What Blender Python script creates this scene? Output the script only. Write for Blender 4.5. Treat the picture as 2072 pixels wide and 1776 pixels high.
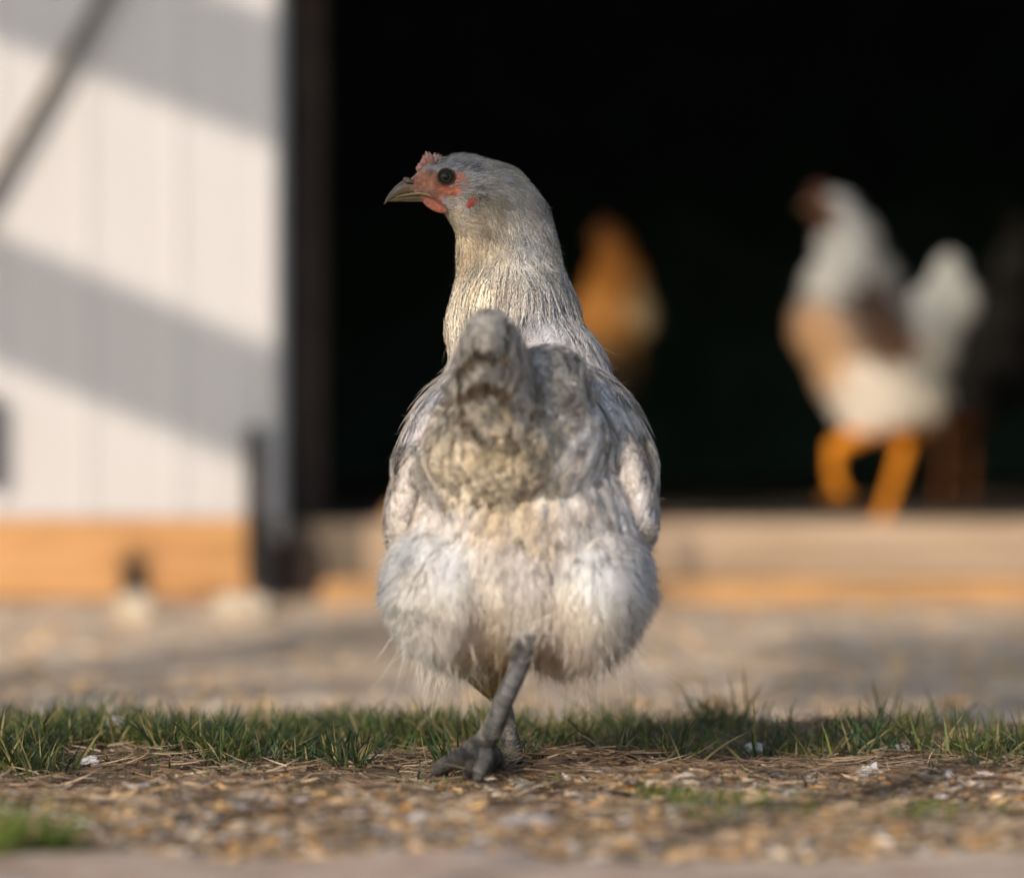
import bpy, bmesh, math
import numpy as np
from mathutils import Vector, Matrix, noise
from mathutils.bvhtree import BVHTree

for o in list(bpy.data.objects): bpy.data.objects.remove(o, do_unlink=True)
SC = bpy.context.scene
COL = SC.collection
RNG = np.random.default_rng(7)

# ------------------------------------------------------------------ camera
S0 = 3024.0                       # picture units per metre at 2.5 m
CAMH = 0.2255
cam = bpy.data.cameras.new("camera"); camo = bpy.data.objects.new("camera", cam); COL.objects.link(camo)
camo.location = (0, -2.5, CAMH); camo.rotation_euler = (math.radians(90), 0, 0)
cam.sensor_width = 36; cam.lens = 36*2.5/(2072/S0)
cam.clip_start = 0.05; cam.clip_end = 500
cam.dof.use_dof = True; cam.dof.focus_distance = 2.552; cam.dof.aperture_fstop = 2.9
SC.camera = camo

# ------------------------------------------------------------------ sky and sun
SUN = Vector((0.52, 1.0, -0.40)).normalized()      # direction the light travels
w = bpy.data.worlds.new("World"); SC.world = w; w.use_nodes = True
nt = w.node_tree; nt.nodes.clear()
sky = nt.nodes.new("ShaderNodeTexSky"); sky.sky_type = 'NISHITA'; sky.sun_disc = False
sky.sun_elevation = math.asin(-SUN.z); sky.sun_rotation = math.atan2(-SUN.x, -SUN.y)
sky.dust_density = 2.0; sky.air_density = 1.0
hs = nt.nodes.new("ShaderNodeHueSaturation"); hs.inputs["Saturation"].default_value = 0.80
bg = nt.nodes.new("ShaderNodeBackground"); bg.inputs[1].default_value = 0.10
wo = nt.nodes.new("ShaderNodeOutputWorld")
nt.links.new(sky.outputs[0], hs.inputs["Color"]); tint = nt.nodes.new("ShaderNodeVectorMath"); tint.operation = 'MULTIPLY'; tint.inputs[1].default_value = (0.89, 0.985, 1.09)
nt.links.new(hs.outputs[0], tint.inputs[0]); nt.links.new(tint.outputs[0], bg.inputs[0]); nt.links.new(bg.outputs[0], wo.inputs[0])
sl = bpy.data.lights.new("sun", 'SUN'); sl.energy = 2.25; sl.angle = math.radians(0.55); sl.color = (1.0, 0.84, 0.68)
so = bpy.data.objects.new("sun", sl); COL.objects.link(so)
so.rotation_euler = SUN.to_track_quat('-Z', 'Y').to_euler(); so.location = (-3, -5, 4)
SC.view_settings.view_transform = 'Standard'; SC.view_settings.look = 'None'
SC.view_settings.exposure = 0.40; SC.view_settings.gamma = 1.0
SC.cycles.max_bounces = 6; SC.cycles.diffuse_bounces = 3; SC.cycles.transmission_bounces = 3
SC.cycles.use_denoising = True

def px(dx, dy, y):
    """picture position (2072 wide) at depth y -> world point"""
    r = (y+2.5)/2.5
    return np.array([(dx-1036)/S0*r, y, CAMH+(888-dy)/S0*r])

# ------------------------------------------------------------------ helpers
def mat(name, col=(0.5, 0.5, 0.5), rough=0.7, attr=False, spec=0.3, transl=0.0, nscale=None, namp=0.0, cols=None,
        bump=0.0, bscale=40.0, detail=6, metallic=0.0, coat=0.0, stretch=(1, 1, 1), vor=False, clean=False):
    m = bpy.data.materials.new(name); m.use_nodes = True
    t = m.node_tree; N = t.nodes; L = t.links
    p = N["Principled BSDF"]; p.inputs["Roughness"].default_value = rough
    p.inputs["Specular IOR Level"].default_value = spec; p.inputs["Metallic"].default_value = metallic
    p.inputs["Coat Weight"].default_value = coat
    tc = N.new("ShaderNodeTexCoord"); mp = N.new("ShaderNodeMapping"); mp.inputs["Scale"].default_value = stretch
    L.new(tc.outputs["Object"], mp.inputs[0])
    csock = None
    if attr:
        a = N.new("ShaderNodeAttribute"); a.attribute_name = "col"; csock = a.outputs["Color"]
    if nscale:
        n = N.new("ShaderNodeTexNoise"); n.inputs["Scale"].default_value = nscale; n.inputs["Detail"].default_value = detail
        n.inputs["Roughness"].default_value = 0.65
        L.new(mp.outputs[0], n.inputs["Vector"])
        if cols:
            cr = N.new("ShaderNodeValToRGB"); e = cr.color_ramp.elements
            while len(e) < len(cols): e.new(0.5)
            for i, (pos, c) in enumerate(cols): e[i].position = pos; e[i].color = (*c, 1)
            L.new(n.outputs["Fac"], cr.inputs[0]); csock = cr.outputs[0]
        else:
            mr = N.new("ShaderNodeMapRange"); mr.inputs[1].default_value = 0.3; mr.inputs[2].default_value = 0.7
            mr.inputs[3].default_value = 1-namp; mr.inputs[4].default_value = 1+namp
            L.new(n.outputs["Fac"], mr.inputs[0])
            vm = N.new("ShaderNodeVectorMath"); vm.operation = 'SCALE'
            if csock: L.new(csock, vm.inputs[0])
            else: vm.inputs[0].default_value = col
            L.new(mr.outputs[0], vm.inputs["Scale"]); csock = vm.outputs[0]
    if csock: L.new(csock, p.inputs["Base Color"])
    else: p.inputs["Base Color"].default_value = (*col, 1)
    if bump:
        if vor:
            b2 = N.new("ShaderNodeTexVoronoi"); b2.inputs["Scale"].default_value = bscale; bo = b2.outputs["Distance"]
        else:
            b2 = N.new("ShaderNodeTexNoise"); b2.inputs["Scale"].default_value = bscale; b2.inputs["Detail"].default_value = 5; bo = b2.outputs["Fac"]
        L.new(mp.outputs[0], b2.inputs["Vector"])
        bn = N.new("ShaderNodeBump"); bn.inputs["Strength"].default_value = min(1, bump); bn.inputs["Distance"].default_value = 0.002
        L.new(bo, bn.inputs["Height"]); L.new(bn.outputs[0], p.inputs["Normal"])
    if transl:
        tr = N.new("ShaderNodeBsdfTranslucent"); mx = N.new("ShaderNodeMixShader"); mx.inputs[0].default_value = transl
        if csock: L.new(csock, tr.inputs[0])
        else: tr.inputs[0].default_value = (*col, 1)
        L.new(p.outputs[0], mx.inputs[1]); L.new(tr.outputs[0], mx.inputs[2]); L.new(mx.outputs[0], N["Material Output"].inputs[0])
    return m

def tagt(o, label=None, cat=None, group=None, kind=None):
    if label: o["label"] = label
    if cat: o["category"] = cat
    if group: o["group"] = group
    if kind: o["kind"] = kind
    return o

def empty(name, loc, label, cat, group=None):
    o = bpy.data.objects.new(name, None); COL.objects.link(o); o.location = loc; o.empty_display_size = 0.05
    return tagt(o, label, cat, group)

def link(name, me, m, parent=None):
    o = bpy.data.objects.new(name, me); COL.objects.link(o)
    if m is not None and not me.materials: me.materials.append(m)
    if parent is not None:
        o.parent = parent; o.matrix_parent_inverse = Matrix.Translation(-root_loc(parent))
    return o

def root_loc(p):
    return Vector(p.location) if p.parent is None else Vector((0, 0, 0))

class MB:
    """collects triangles with a colour per vertex and links them as ONE mesh"""
    soft = .72
    def __init__(s): s.v = []; s.f = []; s.c = []; s.m = []; s.n = 0
    def add(s, v, f, c, m=None):
        v = np.asarray(v, float).reshape(-1, 3); f = np.asarray(f, int).reshape(-1, 3)
        if m is not None:          # make each face look the way its plumage normal points
            m = nrm(np.asarray(m, float).reshape(-1, 3)); a, b, d = v[f[:, 0]], v[f[:, 1]], v[f[:, 2]]
            g = np.cross(b-a, d-a); fl = (g*(m[f[:, 0]]+m[f[:, 2]])).sum(1) < 0; f = f.copy(); f[fl] = f[fl][:, ::-1]
            s.m.append((s.n, m))
        c = np.broadcast_to(np.asarray(c, float), (len(v), 3))
        s.v.append(v); s.f.append(f+s.n); s.c.append(c); s.n += len(v)
    def build(s, name, m, parent=None, smooth=True):
        v = np.concatenate(s.v); f = np.concatenate(s.f); c = np.clip(np.concatenate(s.c), 0.002, 1)
        me = bpy.data.meshes.new(name)
        me.vertices.add(len(v)); me.vertices.foreach_set("co", v.astype(np.float32).ravel())
        me.loops.add(f.size); me.loops.foreach_set("vertex_index", f.astype(np.int32).ravel())
        me.polygons.add(len(f)); me.polygons.foreach_set("loop_start", np.arange(0, f.size, 3, dtype=np.int32))
        me.polygons.foreach_set("loop_total", np.full(len(f), 3, np.int32))
        me.polygons.foreach_set("use_smooth", np.full(len(f), smooth))
        me.update(calc_edges=True)
        at = me.color_attributes.new("col", 'FLOAT_COLOR', 'POINT')
        at.data.foreach_set("color", np.concatenate([c, np.ones((len(c), 1))], 1).astype(np.float32).ravel())
        if s.m:
            nn = np.empty(len(v)*3, np.float32); me.vertices.foreach_get("normal", nn); nn = nn.reshape(-1, 3)
            for st, q in s.m: nn[st:st+len(q)] = nrm(q*s.soft+nn[st:st+len(q)]*(1-s.soft))
            me.normals_split_custom_set_from_vertices(nn.tolist())
        return link(name, me, m, parent)

def nrm(a): return a/np.maximum(np.linalg.norm(a, axis=-1, keepdims=True), 1e-9)

def vnoise(P, scale, seed=0.0, octaves=3):
    return np.array([noise.fractal(Vector(p)*scale+Vector((seed, seed*1.7, -seed)), 1.0, 2.0, octaves) for p in P])

# ---- implicit-ish body: primitives joined, voxel-remeshed into one skin
def ell(c, r, rx=0, ry=0, rz=0, seg=4):
    bm = bmesh.new(); bmesh.ops.create_icosphere(bm, subdivisions=seg, radius=1)
    M = Matrix.Translation(Vector(c)) @ Matrix.Rotation(math.radians(rz), 4, 'Z') @ Matrix.Rotation(math.radians(ry), 4, 'Y') @ Matrix.Rotation(math.radians(rx), 4, 'X') @ Matrix.Diagonal((*r, 1))
    bmesh.ops.transform(bm, matrix=M, verts=bm.verts)
    v = np.array([x.co[:] for x in bm.verts]); f = np.array([[q.index for q in x.verts] for x in bm.faces]); bm.free()
    return v, f

def chain(pts, radii, step=0.35):
    """tapered limb: overlapping spheres along a polyline"""
    out = []
    for i in range(len(pts)-1):
        a, b = np.array(pts[i]), np.array(pts[i+1]); ra, rb = radii[i], radii[i+1]
        n = max(2, int(np.linalg.norm(b-a)/(min(ra, rb)*step))+1)
        for k in range(n+1):
            t = k/n; out.append(ell(a*(1-t)+b*t, [ra*(1-t)+rb*t]*3, seg=2))
    return out

def remesh(prims, voxel, smooth_it=8):
    vs, fs, n = [], [], 0
    for v, f in prims: vs.append(v); fs.append(f+n); n += len(v)
    v = np.concatenate(vs); f = np.concatenate(fs)
    me = bpy.data.meshes.new("tmp"); me.from_pydata(v.tolist(), [], f.tolist())
    o = bpy.data.objects.new("tmp", me); COL.objects.link(o)
    md = o.modifiers.new("r", 'REMESH'); md.mode = 'VOXEL'; md.voxel_size = voxel
    if smooth_it:
        ms = o.modifiers.new("s", 'SMOOTH'); ms.iterations = smooth_it; ms.factor = 0.5
    dg = bpy.context.evaluated_depsgraph_get()
    out = bpy.data.meshes.new_from_object(o.evaluated_get(dg))
    bpy.data.objects.remove(o); bpy.data.meshes.remove(me)
    out.polygons.foreach_set("use_smooth", np.ones(len(out.polygons), bool))
    out.materials.clear()
    return out

def mesh_arrays(me):
    v = np.empty(len(me.vertices)*3, np.float32); me.vertices.foreach_get("co", v); v = v.reshape(-1, 3).astype(float)
    me.calc_loop_triangles()
    t = np.empty(len(me.loop_triangles)*3, np.int32); me.loop_triangles.foreach_get("vertices", t)
    return v, t.reshape(-1, 3)

def set_cols(me, c):
    at = me.color_attributes.new("col", 'FLOAT_COLOR', 'POINT')
    at.data.foreach_set("color", np.concatenate([np.clip(c, 0.002, 1), np.ones((len(c), 1))], 1).astype(np.float32).ravel())

class Surf:
    def __init__(s, me):
        s.v, s.t = mesh_arrays(me)
        s.bvh = BVHTree.FromPolygons(s.v.tolist(), s.t.tolist())
        a, b, c = (s.v[s.t[:, i]] for i in range(3))
        cr = np.cross(b-a, c-a); s.area = np.linalg.norm(cr, axis=1)/2; s.cen = (a+b+c)/3; s.nor = nrm(cr)
    def sample(s, n, wfn=None):
        w = s.area.copy()
        if wfn is not None: w = w*wfn(s.cen, s.nor)
        w = w/w.sum(); idx = RNG.choice(len(w), n, p=w)
        r = RNG.random((n, 2)); q = r.sum(1) > 1; r[q] = 1-r[q]
        a, b, c = (s.v[s.t[idx, i]] for i in range(3))
        P = a+(b-a)*r[:, :1]+(c-a)*r[:, 1:]
        return P, s.nor[idx]
    def near(s, P):
        Q = np.empty_like(P); N = np.empty_like(P)
        for i, p in enumerate(P):
            co, no, _, _ = s.bvh.find_nearest(Vector(p)); Q[i] = co[:]; N[i] = no[:]
        return Q, N

def field(pts, vals, power=4):
    A = np.array(pts, float); V = np.array(vals, float)
    def f(P):
        d2 = ((P[:, None, :]-A[None])**2).sum(2)+1e-6
        w = d2**(-power/2); w /= w.sum(1, keepdims=True)
        return w@V
    return f

def march(surf, P, flow, L, K=5, h0=0.0015, h1=0.004, jit=0.12):
    """rachis lines that run over the skin along the flow direction"""
    n = len(P); pts = np.empty((n, K, 3)); nn = np.empty((n, K, 3))
    Q, N = surf.near(P); N0 = N
    jv = RNG.normal(0, jit, (n, 3))
    Ns = N
    for k in range(K):
        t = k/(K-1)
        pts[:, k] = Q+N*(h0+(h1-h0)*t)[:, None] if np.ndim(h1) else Q+N*(h0+(h1-h0)*t)
        nn[:, k] = N
        if k < K-1:
            f = flow(Q)+jv; f = nrm(f-N*(f*N).sum(1, keepdims=True))
            Q2, N2 = surf.near(Q+f*(L/(K-1))[:, None])
            N = nrm(N+N2); Q = Q2; N = N2
    return pts, nn

def lerp_line(P, t):
    K = P.shape[1]; x = np.clip(t, 0, 0.9999)*(K-1); i = x.astype(int); fr = (x-i)[..., None]
    ar = np.arange(P.shape[0])[:, None]
    return P[ar, i]*(1-fr)+P[ar, i+1]*fr

def vanes(mb, P, N, W, nb, col, tipcol=None, tipamt=None, droop=0.25, fwd=0.0, jc=0.10, hole=0.05, edge=0.0):
    """feathers made of separate barbs either side of each rachis line"""
    n, K, _ = P.shape
    L = np.linalg.norm(np.diff(P, axis=1), axis=2).sum(1)
    T = np.gradient(P, axis=1)
    for s in (-1, 1):
        t = (np.arange(nb)[None]+RNG.random((n, nb))*0.9)/nb
        R = lerp_line(P, t); Tt = nrm(lerp_line(T, t)); Nt = nrm(lerp_line(N, t)); B = nrm(np.cross(Tt, Nt))*s
        N2 = nrm(np.cross(B, Tt)); Nt = N2*np.where((N2*Nt).sum(-1, keepdims=True) < 0, -1, 1)
        prof = np.minimum(1, 0.30+2.0*t)*(1-0.45*np.clip(t-0.35, 0, 1)**1.5)
        wl = (W[:, None]*prof*(1+RNG.normal(0, 0.07, (n, nb))))[..., None]
        c0 = np.clip(0.30+fwd+0.35*t, 0, 0.95)[..., None]; c1 = np.clip(0.5+fwd+0.45*t, 0, 0.99)[..., None]
        d0 = nrm(B*(1-c0)+Tt*c0); d1 = nrm(B*(1-c1)+Tt*c1)
        off = Nt*(RNG.random((n, nb, 1))*0.0006)
        mid = R+off+d0*wl*0.55-Nt*wl*droop*0.25
        tip = mid+d1*wl*0.5-Nt*wl*droop*0.6
        bw = (L[:, None]/nb*0.75)[..., None]*Tt
        V = np.stack([R+off-bw*0.5, R+off+bw*0.5, mid-bw*0.6, mid+bw*0.5, tip], 2)      # n,nb,5,3
        f = np.array([[0, 1, 3], [0, 3, 2], [2, 3, 4]])
        F = (np.arange(n*nb)[:, None, None]*5+f[None])
        C = col[:, None, None, :]*(1+RNG.normal(0, jc, (n, nb, 1, 1)))*np.ones((1, 1, 5, 1))
        if tipamt is not None:
            a = np.clip((t-0.74)/0.14, 0, 1)*tipamt[:, None]*(RNG.random((n, nb)) < .85)
            a = a[..., None, None]*np.array([0.6, 0.6, 1, 1, 1])[None, None, :, None]
            C = C*(1-a)+tipcol*a
        if edge: C = C*np.array([1-edge, 1-edge, 1, 1, 1+edge])[None, None, :, None]*np.where(t > .86, 1+min(edge, 0)*.8, 1)[..., None, None]
        side = B*np.array([1.0])
        M = np.stack([Nt+side*.10, Nt+side*.10, Nt+side*.22, Nt+side*.22, Nt+side*.30+Tt*.15], 2)
        mb.add(V.reshape(-1, 3), F.reshape(-1, 3), C.reshape(-1, 3), M.reshape(-1, 3))

def strands(mb, P, D, L, Wd, col, K=4, curl=None, grav=0.0, colv=0.1, wave=0.0, nor=None):
    """thin tapered hairs / quill shafts / barbs"""
    n = len(P); D = nrm(D); side = nrm(np.cross(D, RNG.normal(0, 1, (n, 3)) if nor is None else nor+RNG.normal(0, .35, (n, 3))))
    if curl is None: curl = RNG.normal(0, 0.25, (n, 3))
    pts = []; 
    for k in range(K+1):
        t = k/K
        q = P+D*(L*t)[:, None]+curl*(L*t*t)[:, None]; q[:, 2] -= grav*L*t*t
        if wave: q = q+side*(np.sin(t*7+D[:, 0]*9)*wave*L)[:, None]
        pts.append(q)
    V = []
    for k in range(K):
        wd = (Wd*(1-0.75*k/K))[:, None]/2
        V += [pts[k]-side*wd, pts[k]+side*wd]
    V.append(pts[K]); V = np.stack(V, 1); m = V.shape[1]
    f = []
    for k in range(K-1): a = 2*k; f += [[a, a+1, a+3], [a, a+3, a+2]]
    f.append([2*K-2, 2*K-1, 2*K]); f = np.array(f)
    F = np.arange(n)[:, None, None]*m+f[None]
    C = np.asarray(col)*np.ones((n, 1)) if np.ndim(col) == 1 else np.asarray(col)
    C = (C*(1+RNG.normal(0, colv, (n, 1))))[:, None, :]*np.ones((1, m, 1))
    mb.add(V.reshape(-1, 3), F.reshape(-1, 3), C.reshape(-1, 3), None if nor is None else np.repeat(nor, m, 0))

def tube_mesh(pts, radii, seg=10, cap=True, squash=1.0):
    pts = [np.array(p, float) for p in pts]; V = []; F = []
    up = np.array([0.02, 1.0, 0.03])
    for i, p in enumerate(pts):
        d = nrm(pts[min(i+1, len(pts)-1)]-pts[max(i-1, 0)]); a = nrm(np.cross(d, up)); b = np.cross(a, d)
        for k in range(seg):
            an = 2*math.pi*k/seg; V.append(p+(a*math.cos(an)+b*math.sin(an)*squash)*radii[i])
    for i in range(len(pts)-1):
        for k in range(seg):
            q = i*seg+k; r_ = i*seg+(k+1) % seg; F += [[q, r_, r_+seg], [q, r_+seg, q+seg]]
    if cap:
        for e, i in ((0, 0), (1, len(pts)-1)):
            V.append(pts[i]); c = len(V)-1
            for k in range(seg):
                q = i*seg+k; r_ = i*seg+(k+1) % seg; F.append([c, r_, q] if e == 0 else [c, q, r_])
    return np.array(V), np.array(F)

def box_obj(name, lo, hi, m, parent=None, bevel=0.003, seg=2):
    bm = bmesh.new(); bmesh.ops.create_cube(bm, size=1)
    lo = np.array(lo, float); hi = np.array(hi, float)
    for v in bm.verts: v.co = Vector((lo+hi)/2+(hi-lo)*np.array(v.co[:]))
    if bevel: bmesh.ops.bevel(bm, geom=bm.edges[:], offset=bevel, segments=seg, affect='EDGES')
    me = bpy.data.meshes.new(name); bm.to_mesh(me); bm.free()
    return link(name, me, m, parent)

# ------------------------------------------------------------------ materials
M_PLUME = mat("plumage", attr=True, rough=0.75, spec=0.15, transl=0.14)
M_DOWN = mat("down", attr=True, rough=0.9, spec=0.05, transl=0.18)
M_SKIN = mat("hen_skin", attr=True, rough=0.6, spec=0.3, bump=0.9, bscale=620, nscale=260, namp=0.32)
M_RED = mat("comb_skin", attr=True, rough=0.5, spec=0.35, bump=0.8, bscale=700, nscale=500, namp=0.3, transl=0.1)
M_BEAK = mat("beak_horn", attr=True, rough=0.38, spec=0.45, bump=0.25, bscale=500, nscale=300, namp=0.18)
M_EYE = mat("eye_iris", attr=True, rough=0.15, spec=0.2)
M_PUPIL = mat("pupil", (0.003, 0.003, 0.003), rough=0.06, spec=0.22)
M_GROUND = mat("soil", attr=True, rough=0.95, spec=0.1, nscale=14, detail=10, namp=0.55, bump=1, bscale=60)
M_LITTER = mat("litter", attr=True, rough=0.85, spec=0.2, transl=0.08)
M_GRASS = mat("grass_blade", attr=True, rough=0.5, spec=0.35, transl=0.3)
M_WHITE = mat("white_siding", (0.575, 0.56, 0.565), rough=0.55, spec=0.3, nscale=3, namp=0.04, stretch=(1, 1, 0.3))
M_WOODN = mat("new_wood", rough=0.6, nscale=5, detail=8, stretch=(1, 1, 9),
              cols=[(0.3, (0.38, 0.18, 0.06)), (0.5, (0.55, 0.29, 0.115)), (0.7, (0.62, 0.36, 0.16))])
M_WOODB = mat("dark_wood", (0.060, 0.042, 0.034), rough=0.8, nscale=12, namp=0.4)
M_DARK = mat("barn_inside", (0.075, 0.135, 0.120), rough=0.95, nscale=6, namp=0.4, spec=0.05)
M_TIMB = mat("weathered_timber", rough=0.8, nscale=6, detail=8, stretch=(0.6, 6, 9), bump=0.6, bscale=25,
             cols=[(0.3, (0.24, 0.17, 0.115)), (0.5, (0.40, 0.29, 0.20)), (0.7, (0.54, 0.41, 0.30))])
M_TIMO = mat("orange_timber", rough=0.75, nscale=3.5, detail=8, stretch=(1.2, 4, 9), bump=0.6, bscale=25,
             cols=[(0.32, (0.16, 0.11, 0.075)), (0.47, (0.42, 0.25, 0.12)), (0.6, (0.58, 0.32, 0.13)), (0.72, (0.50, 0.38, 0.26))])
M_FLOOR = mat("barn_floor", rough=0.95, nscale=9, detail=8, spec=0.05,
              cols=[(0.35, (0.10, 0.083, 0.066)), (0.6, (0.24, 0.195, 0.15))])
M_IRON = mat("dark_iron", (0.018, 0.015, 0.012), rough=0.8, metallic=0.0, nscale=40, namp=0.3)
M_ROD = mat("brace_wood", (0.085, 0.062, 0.032), rough=0.7, nscale=30, namp=0.3)
M_ROOF = mat("roof_sheet", (0.12, 0.12, 0.125), rough=0.5, nscale=4, namp=0.2)
M_STONE = mat("pale_stone", (0.55, 0.47, 0.36), rough=0.85, nscale=30, namp=0.25, bump=0.8, bscale=90)
M_WIRE = mat("galvanised_wire", (0.35, 0.36, 0.37), rough=0.4, metallic=0.7, nscale=50, namp=0.2)
M_RAIL = mat("board_wood", (0.30, 0.25, 0.20), rough=0.85, nscale=14, namp=0.3, stretch=(1, 1, 6), bump=0.5, bscale=60)

# ------------------------------------------------------------------ ground
def gz(x, y):
    """height of the yard at x, y (numpy)"""
    x = np.asarray(x, float); y = np.asarray(y, float)
    h = 0.0035*np.sin(x*23+y*9)+0.003*np.sin(x*41-y*31+1.3)+0.004*np.sin(y*17+x*5+.4)
    near = np.exp(-(((y-0.2)/0.9)**2)-((x/1.0)**2))
    drop = -0.022*np.clip((y-0.33)/0.35, 0, 1)*np.clip((2.2-y)/0.6, 0, 1)
    crest = 0.006*np.exp(-((y-0.24)/0.10)**2)*np.clip((x+0.1)/0.3, 0, 1)
    far = 0.01*np.sin(x*1.1+2)*np.sin(y*0.7)*np.clip((np.hypot(x, y)-4)/6, 0, 1)*4
    mound = 0.012*np.clip((y-1.9)/0.35, 0, 1)*np.clip((6-y)/2, 0, 1)
    return h*near+drop+crest+far+mound-0.002
def axis(lo, hi, dlo, dhi, st):
    a = list(np.arange(dlo, dhi, st)); s = st; p = a[-1]
    while p < hi: s *= 1.22; p += s; a.append(p)
    s = st; p = a[0]
    while p > lo: s *= 1.22; p -= s; a.insert(0, p)
    return np.array(a)
gx = axis(-90, 90, -0.9, 0.9, 0.012); gy = axis(-90, 110, -0.9, 1.2, 0.012)
X, Y = np.meshgrid(gx, gy); Z = gz(X, Y)
nx, ny = len(gx), len(gy); I = np.arange(nx*ny).reshape(ny, nx)
q = np.stack([I[:-1, :-1], I[:-1, 1:], I[1:, 1:], I[1:, :-1]], -1).reshape(-1, 4)
turf = np.exp(-((Y-.20)/.25)**4)[..., None]
GCc = np.array([.60, .48, .365])*(1-turf)+np.array([.15, .105, .068])*turf
GCc = GCc*(1+.25*np.sin(X*5+Y*3)*np.sin(Y*7-X*2+1))[..., None]
mb = MB(); mb.add(np.stack([X, Y, Z], -1).reshape(-1, 3), np.concatenate([q[:, [0, 1, 2]], q[:, [0, 2, 3]]]), GCc.reshape(-1, 3))
tagt(mb.build("ground", M_GROUND), kind="structure")

# ------------------------------------------------------------------ barn
barn = empty("barn", (0.5, 2.56, 0), "white sided barn with a low dark doorway and timber steps behind the grey hen", "barn")
YB = 2.56; HD = 0.92
box_obj("wall", (-3.6, YB, 0.0), (-0.329, YB+0.08, 2.3), M_WHITE, barn)
box_obj("wall", (1.35, YB, 0.0), (3.6, YB+0.08, 2.3), M_WHITE, barn)
box_obj("header", (-0.3285, YB+0.002, HD), (1.3495, YB+0.078, 2.298), M_WHITE, barn)
box_obj("wall", (-3.6, YB+0.081, 0), (-3.52, 7.2, 2.3), M_WHITE, barn)
box_obj("wall", (3.52, YB+0.081, 0), (3.6, 7.2, 2.3), M_WHITE, barn)
box_obj("wall", (-3.519, 7.12, 0), (3.519, 7.2, 2.3), M_WHITE, barn)
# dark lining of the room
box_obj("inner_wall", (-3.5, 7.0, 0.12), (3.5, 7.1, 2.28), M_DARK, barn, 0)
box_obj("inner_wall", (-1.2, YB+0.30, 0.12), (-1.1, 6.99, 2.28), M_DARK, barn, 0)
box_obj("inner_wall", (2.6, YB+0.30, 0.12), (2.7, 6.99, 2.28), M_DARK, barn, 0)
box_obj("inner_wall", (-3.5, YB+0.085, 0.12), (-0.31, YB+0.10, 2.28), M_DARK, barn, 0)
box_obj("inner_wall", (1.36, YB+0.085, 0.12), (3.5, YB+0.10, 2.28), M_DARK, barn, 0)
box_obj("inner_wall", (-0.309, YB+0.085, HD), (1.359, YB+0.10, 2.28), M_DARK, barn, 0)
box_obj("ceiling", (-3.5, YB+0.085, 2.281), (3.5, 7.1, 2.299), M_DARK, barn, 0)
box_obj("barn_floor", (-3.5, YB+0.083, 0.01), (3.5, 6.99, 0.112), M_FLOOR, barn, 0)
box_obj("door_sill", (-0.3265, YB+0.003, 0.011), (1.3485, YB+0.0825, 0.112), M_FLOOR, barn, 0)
# roof
V = [(-3.9, 2.2, 2.28), (3.9, 2.2, 2.28), (3.9, 4.9, 3.3), (-3.9, 4.9, 3.3), (3.9, 7.6, 2.28), (-3.9, 7.6, 2.28)]
V = V+[(x, y, z+0.05) for x, y, z in V]
Fq = [(0, 1, 2, 3), (3, 2, 4, 5), (6, 9, 8, 7), (9, 11, 10, 8), (0, 6, 7, 1), (5, 4, 10, 11), (0, 3, 9, 6), (3, 5, 11, 9), (1, 7, 8, 2), (2, 8, 10, 4)]
me = bpy.data.meshes.new("roof"); me.from_pydata(V, [], Fq); link("roof", me, M_ROOF, barn)
for x0 in (-3.6, 3.52):
    me = bpy.data.meshes.new("gable")
    V = [(x0, 2.6, 2.301), (x0, 7.2, 2.301), (x0, 4.9, 3.25), (x0+.08, 2.6, 2.301), (x0+.08, 7.2, 2.301), (x0+.08, 4.9, 3.25)]
    me.from_pydata(V, [], [(0, 1, 2), (5, 4, 3), (0, 3, 4, 1), (1, 4, 5, 2), (2, 5, 3, 0)]); link("gable", me, M_WHITE, barn)
# door frame: pale trim then dark post
box_obj("door_trim", (-0.3265, YB-0.022, 0.088), (-0.308, YB+0.01, HD+.05), mat("trim_grey", (0.60, 0.63, 0.62), rough=0.7, nscale=8, namp=0.2), barn)
box_obj("door_post", (-0.322, YB+0.105, 0.0), (-0.260, YB+0.15, 1.1), M_WOODB, barn)
box_obj("post_foot", (-0.3255, YB-0.020, 0.0), (-0.262, YB+0.03, 0.0875), M_WOODB, barn)
# timber steps
box_obj("step", (-0.195, YB-0.10, 0.0405), (1.7, YB-0.002, 0.1165), M_TIMB, barn, 0.006)
box_obj("step", (-0.25, YB-0.20, -0.02), (1.7, YB-0.003, 0.040), M_TIMO, barn, 0.006)
box_obj("step", (-0.168, YB-0.085, 0.1168), (-0.12, YB-0.01, 0.136), M_TIMO, barn, 0.004)

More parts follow.
